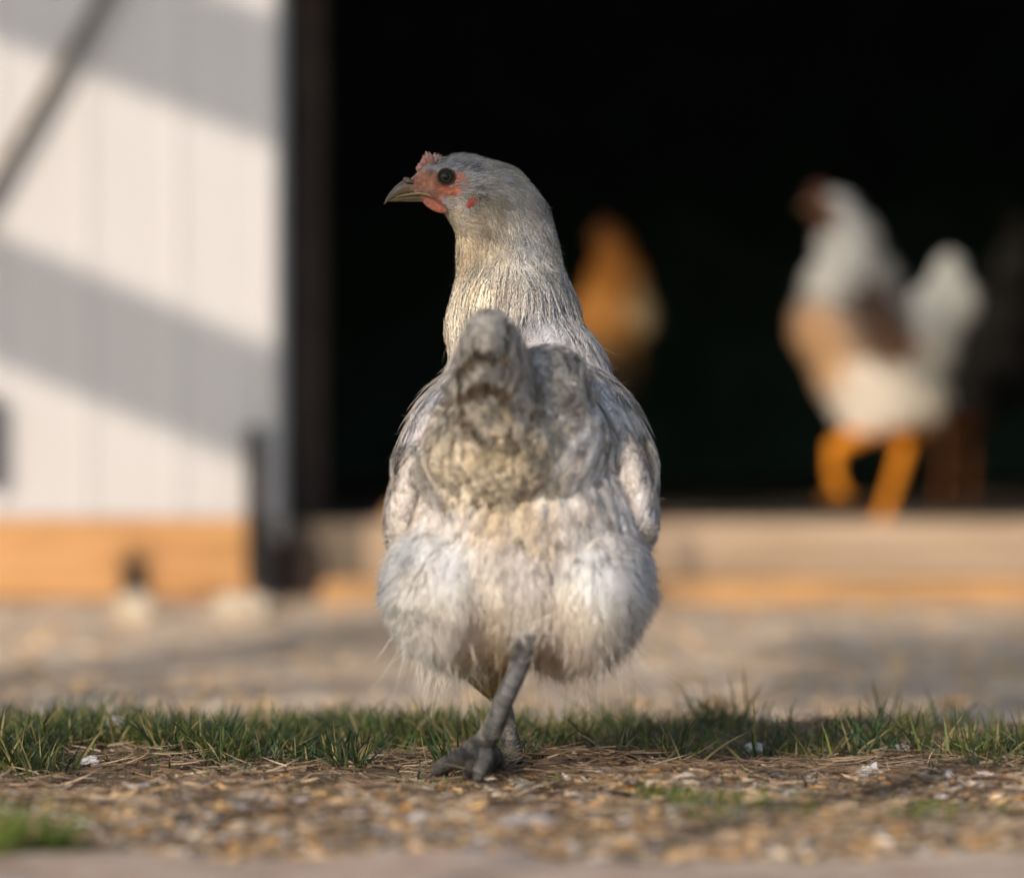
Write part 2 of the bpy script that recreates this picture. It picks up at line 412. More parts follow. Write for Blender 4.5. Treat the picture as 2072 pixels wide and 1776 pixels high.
# sliding door
door = empty("barn_door", (-1.0, YB-0.09, 0.0), "white ribbed sliding barn door with bare wood kickboard at the left", "door")
def door_panel():
    bm = bmesh.new(); y0 = YB-0.085
    xs = [-1.75]; prof = [(0, 0)]
    x = -1.75; pts = []
    while x < -0.42:
        pts += [(x, 0), (x+0.085, 0), (x+0.093, 0.003), (x+0.103, 0.003), (x+0.111, 0)]
        x += 0.1205
    lean = 0.020
    pts.append((-0.325, 0)); rows = []
    for z in (0.122, 1.12):
        k = (z-0.122)/1.0
        rows.append([bm.verts.new((px_-lean*(1-k)*(1 if i == len(pts)-1 else 0), y0-d, z)) for i, (px_, d) in enumerate(pts)])
    back = [[bm.verts.new((pts[0][0], y0+0.03, z)), bm.verts.new((pts[-1][0]-lean*(1-k), y0+0.03, z))] for z, k in ((0.122, 0), (1.12, 1))]
    for i in range(len(pts)-1): bm.faces.new((rows[0][i], rows[0][i+1], rows[1][i+1], rows[1][i]))
    bm.faces.new((rows[0][-1], back[0][1], back[1][1], rows[1][-1])); bm.faces.new((back[0][0], rows[0][0], rows[1][0], back[1][0]))
    bm.faces.new((back[0][1], back[0][0], back[1][0], back[1][1]))
    bm.faces.new(rows[1]+[back[1][1], back[1][0]]); bm.faces.new(list(reversed(rows[0]))+[back[0][0], back[0][1]])
    me = bpy.data.meshes.new("panel"); bm.to_mesh(me); bm.free(); return me
link("panel", door_panel(), M_WHITE, door)
kb = box_obj("kickboard", (-1.75, YB-0.095, 0.012), (-0.343, YB-0.062, 0.1205), M_WOODN, door, 0.004)
v, f = tube_mesh([px(360, -250, YB-0.11), px(215, -20, YB-0.11), px(100, 182, YB-0.11), px(-10, 372, YB-0.11), px(-160, 620, YB-0.11)], [0.0082]*5)
mb = MB(); mb.add(v, f, (.3, .2, .1)); mb.build("brace", M_ROD, door)
a = px(496, 862, YB-0.13); b = px(530, 1185, YB-0.13)
box_obj("latch_bar", (a[0], YB-0.125, b[2]), (b[0]-0.002, YB-0.098, a[2]), M_IRON, door, 0.002)
a = px(-30, 800, YB-0.13); b = px(-14, 985, YB-0.13)
box_obj("pull_handle", (a[0], YB-0.125, b[2]), (b[0], YB-0.098, a[2]), M_IRON, door, 0.002)
box_obj("door_rail", (-1.9, YB-0.10, 1.135), (1.8, YB-0.01, 1.19), M_IRON, door, 0.004)

# ------------------------------------------------------------------ stones, weeds by the door
def stone(p, r, label, seed, m=M_STONE, name="stone", cat="stone", sub=3):
    v, f = ell((0, 0, 0), (1, 1, 1), seg=sub); nz = vnoise(v, 1.6, seed, 3)
    v = v*(1+0.28*nz[:, None])*np.array(r)
    mb = MB(); mb.add(v, f, (.5, .5, .45)); o = mb.build(name, m); o.location = p
    return tagt(o, label, cat)
def on_ground(dx, y, z=0.0):
    p = px(dx, 888, y); return (p[0], y, float(gz(p[0], y))+z)
stone(on_ground(278, 2.12, 0.012), (0.026, 0.02, 0.022), "round pale stone below the dark weed in front of the wooden kickboard", 1.3)
stone(on_ground(492, 2.12, 0.012), (0.040, 0.025, 0.022), "wide flat pale stone beneath the dark latch bar at the door's right end", 4.3)
def weed(dx, y, h, wdt, label, col, n=260):
    base = np.array(on_ground(dx, y)); mb = MB()
    P = base+RNG.normal(0, 1, (n, 3))*np.array([wdt*.45, wdt*.3, 0]); P[:, 2] = base[2]
    D = RNG.normal(0, 0.10, (n, 3)); D[:, 2] = 1; D[:, 0] -= (P[:, 0]-base[0])/wdt*0.25
    L = h*(1-0.8*np.clip(abs(P[:, 0]-base[0])/wdt, 0, 1))*RNG.uniform(.75, 1, n)
    strands(mb, P, D, L, np.full(n, 0.004), col, K=3)
    return tagt(mb.build("weed", M_GRASS), label, "weed")
weed(275, 2.30, 0.085, 0.026, "pointed dark dry weed tuft against the wooden kickboard", (0.10, 0.075, 0.05))

# ------------------------------------------------------------------ litter, grass
def chips(n, fy, fx, size, cols, name, label, lift=0.0, aspect=(0.15, 0.45)):
    mb = MB(); y = fy(n); x = fx(n, y); z = gz(x, y)+lift+RNG.random(n)*0.004
    C0 = np.stack([x, y, z], 1); th = RNG.random(n)*6.283; L = RNG.uniform(*size, n)*(RNG.random(n)**1.5*0.8+0.4)
    A = np.stack([np.cos(th), np.sin(th), RNG.normal(0, .22, n)], 1); A = nrm(A)
    U = nrm(np.stack([RNG.normal(0, .35, n), RNG.normal(0, .35, n), np.ones(n)], 1)); B = nrm(np.cross(U, A)); U = np.cross(A, B)
    asp = RNG.uniform(*aspect, n); vs = []
    for k in range(6):
        an = k*math.pi/3; rr = RNG.uniform(0.7, 1.15, n)
        vs.append(C0+A*(L*rr*math.cos(an)*.5)[:, None]+B*(L*rr*asp*math.sin(an)*.5)[:, None]-U*(L*0.04*rr)[:, None])
    top = C0+U*(L*0.10)[:, None]
    V = np.stack(vs+[top], 1); f = np.array([[6, k, (k+1) % 6] for k in range(6)])
    cols = np.array(cols); c = cols[RNG.integers(0, len(cols), n)]*RNG.uniform(.7, 1.25, (n, 1))
    mb.add(V.reshape(-1, 3), (np.arange(n)[:, None, None]*7+f).reshape(-1, 3), np.repeat(c, 7, 0))
    return tagt(mb.build(name, M_LITTER, smooth=False), label, None, None, "stuff")
def ux(n, y):      # dense where the hens scratch, thinning out to both sides
    u = RNG.uniform(-1, 1, n); h = 0.36*(y+2.5)/2.5+0.06; far = RNG.random(n) < .14
    return u*h+np.where(far, np.sign(u)*np.abs(RNG.normal(0, .45, n)), 0)
TAN = [(0.70, 0.48, 0.27), (0.78, 0.52, 0.25), (0.58, 0.40, 0.23), (0.66, 0.34, 0.10), (0.24, 0.16, 0.10), (0.74, 0.62, 0.50), (0.42, 0.40, 0.38), (0.11, 0.08, 0.06), (0.78, 0.74, 0.72), (0.30, 0.27, 0.24)]
BRN = [(0.17, 0.12, 0.08), (0.10, 0.07, 0.048), (0.26, 0.18, 0.11), (0.06, 0.045, 0.035), (0.30, 0.22, 0.15), (0.40, 0.28, 0.18)]
chips(16500, lambda n: RNG.uniform(-0.47, -0.03, n), ux, (0.008, 0.026), TAN, "wood_chips", "tan wood chips and leaf scraps strewn over the bare ground in front", 0.001)
chips(14500, lambda n: RNG.uniform(-0.10, 0.75, n), ux, (0.004, 0.013), BRN, "leaf_litter", "brown crumbled leaf litter between the grass blades", 0.001)
chips(2600, lambda n: RNG.uniform(0.7, 2.3, n), ux, (0.01, 0.035), TAN[:3]+[(.6, .5, .4), (.62, .54, .46)], "bark_scraps", "pale scraps scattered over the yard before the barn", 0.002)
def straw(n, y0, y1, cols, name, label, l=(0.012, 0.04), wd=0.0009, up=0.12):
    mb = MB(); y = RNG.uniform(y0, y1, n); x = ux(n, y); P = np.stack([x, y, gz(x, y)+RNG.random(n)*0.006+0.001], 1)
    th = RNG.random(n)*6.283; D = np.stack([np.cos(th), np.sin(th)*.7, RNG.normal(0, up, n)], 1)
    c = np.array(cols)[RNG.integers(0, len(cols), n)]
    strands(mb, P, D, RNG.uniform(*l, n), RNG.uniform(.6, 1.6, n)*wd, c, K=3, curl=RNG.normal(0, .18, (n, 3))*np.array([1, 1, .5]), colv=.2)
    return tagt(mb.build(name, M_LITTER), label, None, None, "stuff")
STR = [(0.30, 0.22, 0.15), (0.22, 0.15, 0.10), (0.42, 0.35, 0.26), (0.14, 0.09, 0.06), (0.27, 0.18, 0.11)]
straw(16000, -0.12, 0.5, STR, "dry_grass_stems", "thin dry stems matted under the grass")
straw(7500, -0.46, -0.02, STR+[(.60, .45, .30), (.13, .09, .06), (.10, .07, .05), (.48, .36, .26)], "straw_bits", "short straw bits on the bare ground in front", wd=0.0016)

def grass(clumps, name, label, cols, hmul=1.0):
    mb = MB(); Ps = []; Ds = []; Ls = []; Cs = []; Ws = []; Cu = []
    for (x, y, n, h, sp) in clumps:
        a = RNG.random(n)*6.283; rr = RNG.random(n)**.5*sp
        P = np.stack([x+np.cos(a)*rr, y+np.sin(a)*rr, np.zeros(n)], 1); P[:, 2] = gz(P[:, 0], P[:, 1])-0.001
        lean = RNG.uniform(0.05, 0.75, n)
        D = np.stack([np.cos(a)*lean, np.sin(a)*lean, np.ones(n)], 1)+RNG.normal(0, .12, (n, 3))
        L = h*RNG.uniform(.45, 1.25, n)*hmul
        Ps.append(P); Ds.append(D); Ls.append(L); Ws.append(RNG.uniform(.0014, .0034, n))
        base = np.array(cols[RNG.integers(0, len(cols))])
        c = base*RNG.uniform(.5, 1.4, (n, 1)); dry = RNG.random(n) < .17; c[dry] = np.array([0.32, 0.27, 0.12])
        Cs.append(c); cu = np.stack([np.cos(a), np.sin(a), -np.ones(n)*.45], 1)*RNG.uniform(-.1, .55, (n, 1))
        Cu.append(cu)
    cat = np.concatenate
    strands(mb, cat(Ps), cat(Ds), cat(Ls), cat(Ws), cat(Cs), K=5, curl=cat(Cu), colv=.08)
    return tagt(mb.build(name, M_GRASS), label, None, None, "stuff")
GC = [(0.042, 0.078, 0.028), (0.055, 0.095, 0.030), (0.034, 0.064, 0.032), (0.10, 0.13, 0.032), (0.13, 0.14, 0.04)]
cl = []
for i in range(1800):                                   # dense turf left of and behind the hen
    y = RNG.uniform(0.02, 0.46); x = RNG.uniform(-0.46, 0.03)+0.05*RNG.normal()
    dens = noise.noise(Vector((x*9, y*9, 3)))
    if y < 0.012+0.15*noise.noise(Vector((x*11, 1, 0)))+.05*RNG.random() or dens < -0.18: continue
    cl.append((x, y, RNG.integers(5, 13), RNG.uniform(.015, .035)*(1+.45*noise.noise(Vector((x*7, y*6, 2)))), .008))
for i in range(620):                                    # looser turf right
    y = RNG.uniform(0.08, 0.40); x = RNG.uniform(0.02, 0.48)
    if noise.noise(Vector((x*12, y*10, 8))) < 0.02 or y < .10+.08*noise.noise(Vector((x*13, 4, 0))): continue
    cl.append((x, y, RNG.integers(3, 8), RNG.uniform(.016, .046), .008))
for i in range(170):                                    # stragglers forward into the straw
    x = RNG.uniform(-.42, .46); y = RNG.uniform(-.07, .09)
    if noise.noise(Vector((x*9, y*9, 21))) < .05: continue
    cl.append((x, y, RNG.integers(3, 8), RNG.uniform(.009, .020), .009))
for i in range(110):                                    # thick clump at the right edge
    cl.append((0.31+RNG.uniform(0, .12), RNG.uniform(0.0, 0.16), RNG.integers(6, 12), RNG.uniform(.016, .034), .010))
for i in range(700):                                    # the band goes on, thinner, beyond both sides of the picture
    x = RNG.uniform(.42, 1.5)*(1 if i % 2 else -1); y = RNG.uniform(.04, .48)
    if noise.noise(Vector((x*6, y*7, 5))) < .0+.15*(abs(x)-.4): continue
    cl.append((x, y, RNG.integers(4, 10), RNG.uniform(.014, .032), .010))
grass(cl, "grass", "short green grass in a band across the yard", GC)
pg = MB(); pxs = np.linspace(-3, 3, 121); pys = np.linspace(-6, -.475, 80); PX, PY = np.meshgrid(pxs, pys)
PY = PY+np.where(PY > -.49, .02*np.sin(PX*7)+.01*np.sin(PX*19), 0); I = np.arange(PX.size).reshape(PX.shape)
q = np.stack([I[:-1, :-1], I[:-1, 1:], I[1:, 1:], I[1:, :-1]], -1).reshape(-1, 4)
pg.add(np.stack([PX, PY, gz(PX, PY)+.006-.012*(PY > -.47)], -1).reshape(-1, 3), np.concatenate([q[:, [0, 1, 2]], q[:, [0, 2, 3]]]), (.5, .4, .3))
tagt(pg.build("path", mat("path_sand", rough=.9, nscale=22, detail=8, bump=.7, bscale=150, cols=[(.35, (.46, .32, .23)), (.5, (.66, .47, .35)), (.65, (.74, .60, .48))])), kind="structure")
# single tall stems seen against the pale yard
mb = MB(); P = []; D = []; L = []
for dx, top, y, lean in ((1545, 1440, .22, .1), (1700, 1450, .2, -.05), (1770, 1440, .22, .12), (1830, 1470, .2, .0), (1905, 1465, .2, .02), (2069, 1405, .2, .0), (1880, 1430, .3, .1),
                         (1330, 1430, .22, .45), (1420, 1450, .2, -.4), (1345, 1485, .15, .6), (1680, 1475, .18, -.4), (900, 1440, .25, .3), (340, 1400, .3, -.2), (545, 1395, .32, .35), (400, 1455, .14, -.3), (65, 1465, .15, .12), (420, 1450, .14, .35), (745, 1420, .2, -.35), (800, 1470, .12, .3)):
    t = px(dx, top, y); g = float(gz(t[0]-lean*.03, y)); b = np.array([t[0]-lean*(t[2]-g), y, g]); P.append(b); D.append(t-b); L.append(np.linalg.norm(t-b))
for i in range(150):
    x = RNG.uniform(1080, 2090) if i < 105 else RNG.uniform(0, 1000); y = RNG.uniform(.08, .26); g = float(gz(px(x, 888, y)[0], y)); b = np.array([px(x, 888, y)[0], y, g]); ln = RNG.normal(0, .5); h = RNG.uniform(.015, .034)
    P.append(b); D.append(np.array([ln*h, RNG.normal(0, .2)*h, h])); L.append(h*math.hypot(1, ln))
n = len(P); strands(mb, np.array(P), np.array(D), np.array(L), RNG.uniform(.0018, .0032, n), np.array(GC)[RNG.integers(0, 5, n)]*1.3, K=5, curl=RNG.normal(0, .06, (n, 3)))
tagt(mb.build("tall_grass_blades", M_GRASS), "single taller grass blades standing above the turf", None, None, "stuff")
cl = [(px(dx, 888, y)[0], y, n, h, .012) for dx, y, n, h in
      ((60, -.50, 60, .030), (15, -.47, 60, .034), (0, -.52, 70, .04), (110, -.50, 30, .02), (1330, -.14, 40, .013), (1380, -.18, 44, .014), (1430, -.22, 46, .015), (1480, -.26, 44, .014), (1440, -.30, 40, .014), (1540, -.26, 30, .012), (1560, -.20, 16, .012), (1900, -.28, 46, .014), (1820, -.34, 40, .014), (2010, -.22, 30, .013), (1640, -.28, 34, .013), (1880, -.18, 14, .012), (1980, -.34, 24, .011),
       (850, -.05, 26, .010), (900, -.06, 14, .010), (1165, -.05, 10, .013), (960, -.06, 12, .01), (800, -.04, 16, .011), (560, -.10, 10, .01), (1600, -.30, 20, .012), (1700, -.36, 20, .011), (1250, -.3, 14, .01), (1470, -.06, 8, .01), (620, -.18, 12, .01), (330, -.2, 12, .01))]
cl = [(x+RNG.normal()*.012, y+RNG.normal()*.012, n, h, s*1.3) for (x, y, n, h, s) in cl for _ in range(2)]
grass(cl, "grass_sprouts", "bright small grass sprouts on the bare ground in front", [(0.13, 0.20, 0.03), (0.10, 0.17, 0.03)])

def flake(dx, dy, y, r, label, seed):
    p = px(dx, dy, y); v, f = ell((0, 0, 0), (1, 1, 1), seg=3); nz = vnoise(v, 2.2, seed, 4)
    v = v*(1+0.55*nz[:, None])*np.array(r)
    mb = MB(); mb.add(v, f, (.56, .56, .57)); o = mb.build("white_scrap", M_LITTER, smooth=False)
    o.location = (p[0], y, max(p[2], float(gz(p[0], y))+r[2]*.4)); return tagt(o, label, "scrap", "white scraps in the grass")
flake(182, 1552, .06, (.008, .005, .006), "upright white scrap in the grass at the far left", 1)
flake(232, 1466, .30, (.006, .005, .006), "larger blurred white scrap standing in the back of the left turf", 2)
flake(1762, 1586, .0, (.010, .008, .007), "biggest pale scrap on bare soil at the right, just below the grass", 3)
flake(1228, 1573, .0, (.006, .004, .003), "little white scrap on the soil right of the hen's feet", 4)
flake(1527, 1512, .16, (.0055, .003, .004), "white scrap behind crossing grass blades right of the hen", 5)
flake(1655, 1592, -.01, (.013, .008, .004), "flat whitish scrap on bare soil left of the biggest pale scrap", 6)
flake(1815, 1515, .14, (.010, .005, .003), "thin whitish scrap lying on the crest of the right turf", 7)
flake(1000, 1640, -.13, (.016, .012, .004), "blurred white scrap on the wood chips below the hen", 8)
flake(1060, 1725, -.33, (.022, .016, .006), "widest blurred white scrap at the very front of the yard", 9)

# ------------------------------------------------------------------ the grey hen
hen = empty("hen", (0.0, 0.0, 0.0), "pale grey hen standing with its back to us and its head turned left", "hen")
R4 = 1/S0*1.04
HY = 0.10
def hp(dx, dy, y=HY): return px(dx, dy, y)
prims = []
# skull, brow, throat
prims.append(ell(hp(936, 369), (62*R4, .0155, 55*R4), ry=8))
prims.append(ell(hp(893, 373), (46*R4, .0115, 38*R4), ry=22))
prims.append(ell(hp(860, 382), (36*R4, .0078, 24*R4), ry=28))
prims.append(ell(hp(905, 402), (42*R4, .0105, 28*R4), ry=38))
prims += chain([hp(958, 372), hp(1008, 400, .102), hp(1034, 455, .105), hp(1034, 520, .105), hp(1033, 590, .10), hp(1038, 655, .085)],
               [54*R4, 68*R4, 82*R4, 99*R4, 115*R4, 134*R4], .25)
prims += chain([hp(925, 405), hp(975, 460, .10), hp(1000, 530, .10)], [30*R4, 48*R4, 75*R4], .3)
# trunk
prims.append(ell((.011, .075, .262), (.053, .058, .052)))
prims.append(ell(hp(850, 374), (26*R4, .0074, 17*R4), ry=30))
prims += chain([hp(866, 362), hp(846, 366), hp(826, 373)], [17*R4, 12*R4, 6.5*R4], .3)
prims.append(ell(px(910, 341, HY-.0128), (.0090, .0030, .0022), ry=8))
prims.append(ell(hp(862, 350), (26*R4, .0060, 16*R4), ry=-42))
prims.append(ell((.012, .085, .210), (.068, .07, .075)))
prims.append(ell((.009, .02, .200), (.082, .12, .078), rx=22))
prims.append(ell((.008, -.03, .165), (.077, .085, .058)))
prims.append(ell((.004, -.06, .222), (.055, .06, .045), rx=25))
# thigh fluff lobes
prims.append(ell(px(906, 1185, -.058), (.0375, .060, .043), ry=-8)); prims.append(ell(px(1190, 1185, -.058), (.037, .060, .044), ry=10))
prims.append(ell(px(1045, 1160, -.062), (.056, .056, .040)))
prims.append(ell(px(1045, 1210, -.056), (.050, .045, .030)))
prims.append(ell(px(1045, 1125, -.066), (.060, .052, .034)))
prims.append(ell(px(925, 1262, -.02), (.026, .04, .022))); prims.append(ell(px(1150, 1265, -.03), (.032, .045, .022)))
torso = remesh(prims, .0022, 14)
T_S = Surf(torso)
# legs grown on the same skin
def legprims():
    L = []
    # rear-most (nearer) leg
    L += chain([px(1085, 1215, -.09), px(1070, 1276, -.110), px(1062, 1296, -.112), px(1046, 1360, -.100), px(1018, 1420, -.085), px(997, 1475, -.068), px(982, 1500, -.055)],
               [.012, .0092, .0086, .0068, .0070, .0076, .0082])
    j = px(978, 1504, -.05)
    L += chain([j, px(945, 1522, -.045), px(905, 1546, -.032), px(882, 1560, -.028)], [.0084, .0068, .0052, .0040])
    L += chain([j, px(955, 1532, -.015), px(930, 1560, .02)], [.0078, .0062, .0048])
    L += chain([j, px(1000, 1532, -.02), px(1006, 1554, .025)], [.0080, .0068, .0048])
    L += chain([j, px(982, 1540, -.06), px(968, 1572, -.068)], [.0078, .0060, .0042])
    L += chain([j, px(960, 1536, -.045), px(950, 1562, -.035)], [.0076, .0068, .005])
    L += chain([j, px(990, 1530, -.04), px(985, 1558, -.03)], [.0080, .0075, .006])
    # far leg
    L += chain([px(965, 1265, -.01), px(978, 1330, .0), px(1000, 1378, .01), px(1012, 1400, .02), px(1024, 1460, .025), px(1040, 1530, .03), px(1048, 1552, .03)],
               [.024, .0175, .0100, .0064, .0068, .0074, .0078])
    k = px(1048, 1552, .03)
    L += chain([k, px(1066, 1570, .02)], [.0076, .0055]); L += chain([k, px(1030, 1562, .09)], [.007, .005]); L += chain([k, px(1080, 1565, .075)], [.007, .005])
    return L
lv = remesh(legprims(), .0011, 5)
# join torso + legs into the one continuous body mesh
tv, tf = mesh_arrays(torso); l_v, l_f = mesh_arrays(lv)
me = bpy.data.meshes.new("j"); me.from_pydata(np.concatenate([tv, l_v]).tolist(), [], np.concatenate([tf, l_f+len(tv)]).tolist())
o = bpy.data.objects.new("j", me); COL.objects.link(o); md = o.modifiers.new("r", 'REMESH'); md.mode = 'VOXEL'; md.voxel_size = .0012
body_me = bpy.data.meshes.new_from_object(o.evaluated_get(bpy.context.evaluated_depsgraph_get()))
bpy.data.objects.remove(o); body_me.name = "body"; body_me.materials.clear()
body_me.polygons.foreach_set("use_smooth", np.ones(len(body_me.polygons), bool))
bv, bt = mesh_arrays(body_me)
# skin colours: grey base, red face, slate legs
def D2(P):     # picture position of world points
    r = (P[:, 1]+2.5)/2.5
    return P[:, 0]/r*S0+1036, 888-(P[:, 2]-CAMH)/r*S0
def eli(dx, dy, cx, cy, rx, ry, ang=0):
    a = math.radians(ang); u = (dx-cx)*math.cos(a)+(dy-cy)*math.sin(a); v_ = -(dx-cx)*math.sin(a)+(dy-cy)*math.cos(a)
    return (u/rx)**2+(v_/ry)**2
EYE = px(903, 358, HY-.0142)
def facemask(P):
    dx, dy = D2(P)
    m = np.clip(1.35-eli(dx, dy, 897, 374, 50, 28, -6), 0, 1)
    m = np.maximum(m, np.clip(1.3-eli(dx, dy, 868, 398, 28, 20, 30), 0, 1))
    m = np.maximum(m, np.clip(1.2-eli(dx, dy, 880, 414, 26, 12, 30), 0, 1))
    m = np.maximum(m, np.clip(1.2-eli(dx, dy, 858, 365, 34, 20, -25), 0, 1))
    return np.clip(m*1.6, 0, 1)*(P[:, 2] > .33)*(P[:, 0] < -.02)
fm = facemask(bv)
bx, by_ = D2(bv)
nz = vnoise(bv[::1], 190, 2, 3) if len(bv) < 5 else None
C = np.tile(np.array([.36, .355, .36]), (len(bv), 1))
hd = np.where((bv[:, 2] > .33) & (bv[:, 0] < 0.0))[0]
face = np.tile(np.array([.43, .135, .08]), (len(hd), 1))
n1 = vnoise(bv[hd], 140, 5, 3)[:, None]; n2 = vnoise(bv[hd], 420, 9, 2)[:, None]
face = face*(1+.9*n1)*np.array([1, .9, .85])+np.array([.08, .085, .07])*np.clip(n2*1.5+.1, 0, 1)
hx, hy = bx[hd], by_[hd]
face = np.where((eli(hx, hy, 862, 366, 40, 20, -25) < 1)[:, None], face*.75+np.array([.07, .07, .05]), face)     # greyer in front of the eye
face = np.where((eli(hx, hy, 880, 392, 36, 12, 20) < 1)[:, None], face*.6+np.array([.12, .09, .07]), face)
face = np.where((eli(hx, hy, 934, 360, 16, 18) < 1)[:, None], np.array([.62, .20, .12])*(1+.3*n1), face)
face = np.where((eli(hx, hy, 908, 338, 36, 8, 8) < 1)[:, None], np.array([.20, .19, .185])*(1+.4*n1), face)*.92
ring = eli(hx, hy, 903, 358, 20, 19)
face = np.where((ring < .95)[:, None], np.array([.03, .027, .024])*(1+.3*n2), face)
a_ = fm[hd][:, None]; C[hd] = C[hd]*(1-a_)+face*a_
lg = by_ > 1285
legn = vnoise(bv[lg], 120, 3, 3)[:, None]
C[lg] = np.array([.13, .13, .13])*(1+.8*legn)+np.array([.07, .05, .02])*np.clip(legn*2, 0, 1)
th_ = (by_ > 1255) & (by_ < 1402) & (bx < 1020) & (bx > 900) & (bv[:, 1] > -.032)
C[th_] = np.array([.34, .25, .12])*(1+.2*vnoise(bv[th_], 60, 1, 2)[:, None])
ft = by_ > 1495
C[ft] = C[ft]*.42
set_cols(body_me, C)
body = link("body", body_me, M_SKIN, hen)

# toe claws and leg scales
def claw(p, d, r=.0022, l=.010):
    p = np.array(p); d = nrm(np.array(d, float)); pts = [p+d*l*t+np.array([0, 0, -.35*l*t*t*1.6]) for t in (0, .35, .7, 1)]
    v, f = tube_mesh(pts, [r, r*.85, r*.5, r*.08], 8); mb = MB(); mb.add(v, f, (.05, .045, .04)); return mb.build("claw", M_BEAK, hen)
claw(px(886, 1560, -.02), (-1, .1, -.2)); claw(px(930, 1560, .03), (-.4, 1, -.1)); claw(px(972, 1574, -.05), (-.1, -1, -.1)); claw(px(1006, 1552, .03), (0, 1, -.1))
claw(px(1062, 1570, .02), (.4, -1, 0)); claw(px(1075, 1566, .075), (.5, 1, -.1)); claw(px(903, 1556, -.026), (-.3, -.4, -1), .0026, .009)
# shank scutes: overlapping plates round the near shank
mb = MB()
sh = [(1063, 1306, -.1115), (1046, 1360, -.100), (1018, 1420, -.085), (997, 1478, -.067)]
for i in range(26):
    t = i/25*2.999; k = int(t); u = t-k
    c = px(*(np.array(sh[k][:2])*(1-u)+np.array(sh[k+1][:2])*u), sh[k][2]*(1-u)+sh[k+1][2]*u)
    dr = nrm(px(*sh[k+1])-px(*sh[k])); v, f = ell((0, 0, 0), (.0060, .0064, .0042), seg=2)
    ax = nrm(np.cross(dr, [0, 1, 0])); ay = np.cross(ax, dr)*1.0
    v = v[:, :1]*ax+v[:, 1:2]*ay+v[:, 2:]*dr+c-ay*0.0012*np.sign(ay[1])
    mb.add(v, f, np.array([.19, .19, .20])*RNG.uniform(.6, 1.3))
for toe in ([(972, 1508, -.055), (945, 1521, -.051), (905, 1544, -.038), (884, 1558, -.033)], [(984, 1520, -.062), (981, 1542, -.070), (969, 1566, -.074)], [(1018, 1440, .018), (1036, 1500, .022), (1048, 1548, .024)]):
    if toe[0][0] == 1018: mb.build("leg_scales", M_SKIN, hen); mb = MB()
    for i in range(13):
        t = i/12*(len(toe)-1.001); k = int(t); u = t-k; a, b = np.array(toe[k]), np.array(toe[k+1]); q_ = a*(1-u)+b*u; c = px(*q_)
        dr = nrm(px(*b)-px(*a)); v, f = ell((0, 0, 0), (.0046, .0028, .0022), seg=2); ax = nrm(np.cross(dr, [0, 1, 0])); ay = np.cross(ax, dr)
        mb.add(v[:, :1]*ax+v[:, 1:2]*ay+v[:, 2:]*dr+c+np.array([0, .002, .0015]), f, np.array([.11, .105, .10])*RNG.uniform(.6, 1.3))
mb.build("leg_scales", M_SKIN, hen)

# --- flow, colour fields
FP = [((-.022, .10, .410), (1, 0, .25)), ((-.045, .09, .39), (1, 0, .1)), ((0, .10, .41), (1, 0, -.3)), ((.02, .10, .385), (.7, 0, -1)), ((-.03, .09, .375), (1, 0, -.35)),
      ((-.03, .09, .355), (.55, 0, -1)), ((-.012, .085, .37), (.5, 0, -.8)), ((0, .08, .35), (.15, -.05, -1)), ((.03, .09, .35), (.35, 0, -1)), ((-.015, .07, .33), (-.05, -.05, -1)),
      ((.0, .05, .31), (0, -.2, -1)), ((.04, .08, .31), (.25, -.1, -1)), ((-.035, .08, .30), (-.15, -.1, -1)), ((.0, .02, .285), (0, -.8, -.6)), ((.05, .07, .27), (.45, -.4, -1)),
      ((-.045, .07, .26), (-.35, -.2, -1)), ((0, -.03, .262), (0, -1, -.2)), ((.05, -.01, .24), (.35, -.8, -.7)), ((-.045, -.01, .24), (-.3, -.8, -.7)), ((.0, -.09, .25), (0, -1, .1)),
      ((.085, 0, .18), (.1, -.5, -1)), ((-.08, 0, .18), (-.1, -.5, -1)), ((.01, .15, .2), (0, .1, -1)), ((0, -.1, .17), (0, -.25, -1)), ((.05, -.1, .15), (.15, -.2, -1)), ((-.045, -.1, .15), (-.15, -.2, -1)),
      ((.08, -.05, .12), (-.15, -.1, -1)), ((-.07, -.05, .12), (.2, -.1, -1)), ((0, -.08, .1), (0, .1, -1))]
flow = field([a for a, b in FP], [nrm(np.array(b, float)) for a, b in FP])
G1, G2, CR, BE, DK = (.60, .60, .62), (.42, .425, .44), (.67, .65, .61), (.58, .48, .32), (.10, .095, .09)
CP = [((-.03, .09, .410), G2), ((0, .09, .40), (.46, .45, .42)), ((.02, .10, .38), G2), ((-.015, .08, .375), (.42, .38, .31)), ((-.03, .08, .36), (.52, .44, .31)), ((.01, .08, .355), CR), ((.03, .08, .34), G2),
      ((-.01, .07, .33), CR), ((.03, .08, .31), (.46, .46, .47)), ((-.03, .07, .31), CR), ((0, .05, .29), (.74, .71, .72)), ((.045, .06, .28), (.64, .64, .68)), ((-.04, .06, .27), (.72, .69, .66)), ((0, 0, .27), (.72, .70, .73)),
      ((.05, 0, .24), (.62, .62, .65)), ((-.04, 0, .23), (.72, .69, .71)), ((.08, 0, .19), G1), ((-.07, 0, .19), G1), ((0, -.09, .24), (.56, .55, .53)), ((0, -.1, .2), BE), ((.05, -.1, .165), (.84, .81, .84)), ((-.04, -.1, .165), (.84, .81, .83)), ((.0, -.11, .16), (.76, .74, .75)), ((0, -.105, .18), (.60, .57, .54)), ((.05, -.09, .19), (.64, .62, .60)), ((-.05, -.1, .15), (.86, .83, .86)),
      ((.055, -.1, .15), (.86, .83, .86)), ((.0, -.1, .14), (.80, .77, .76)), ((.0, -.1, .115), (.74, .66, .56)), ((0, -.08, .10), (.66, .54, .39)), ((.07, -.06, .11), (.76, .72, .71)), ((-.05, -.06, .10), (.82, .79, .78))]
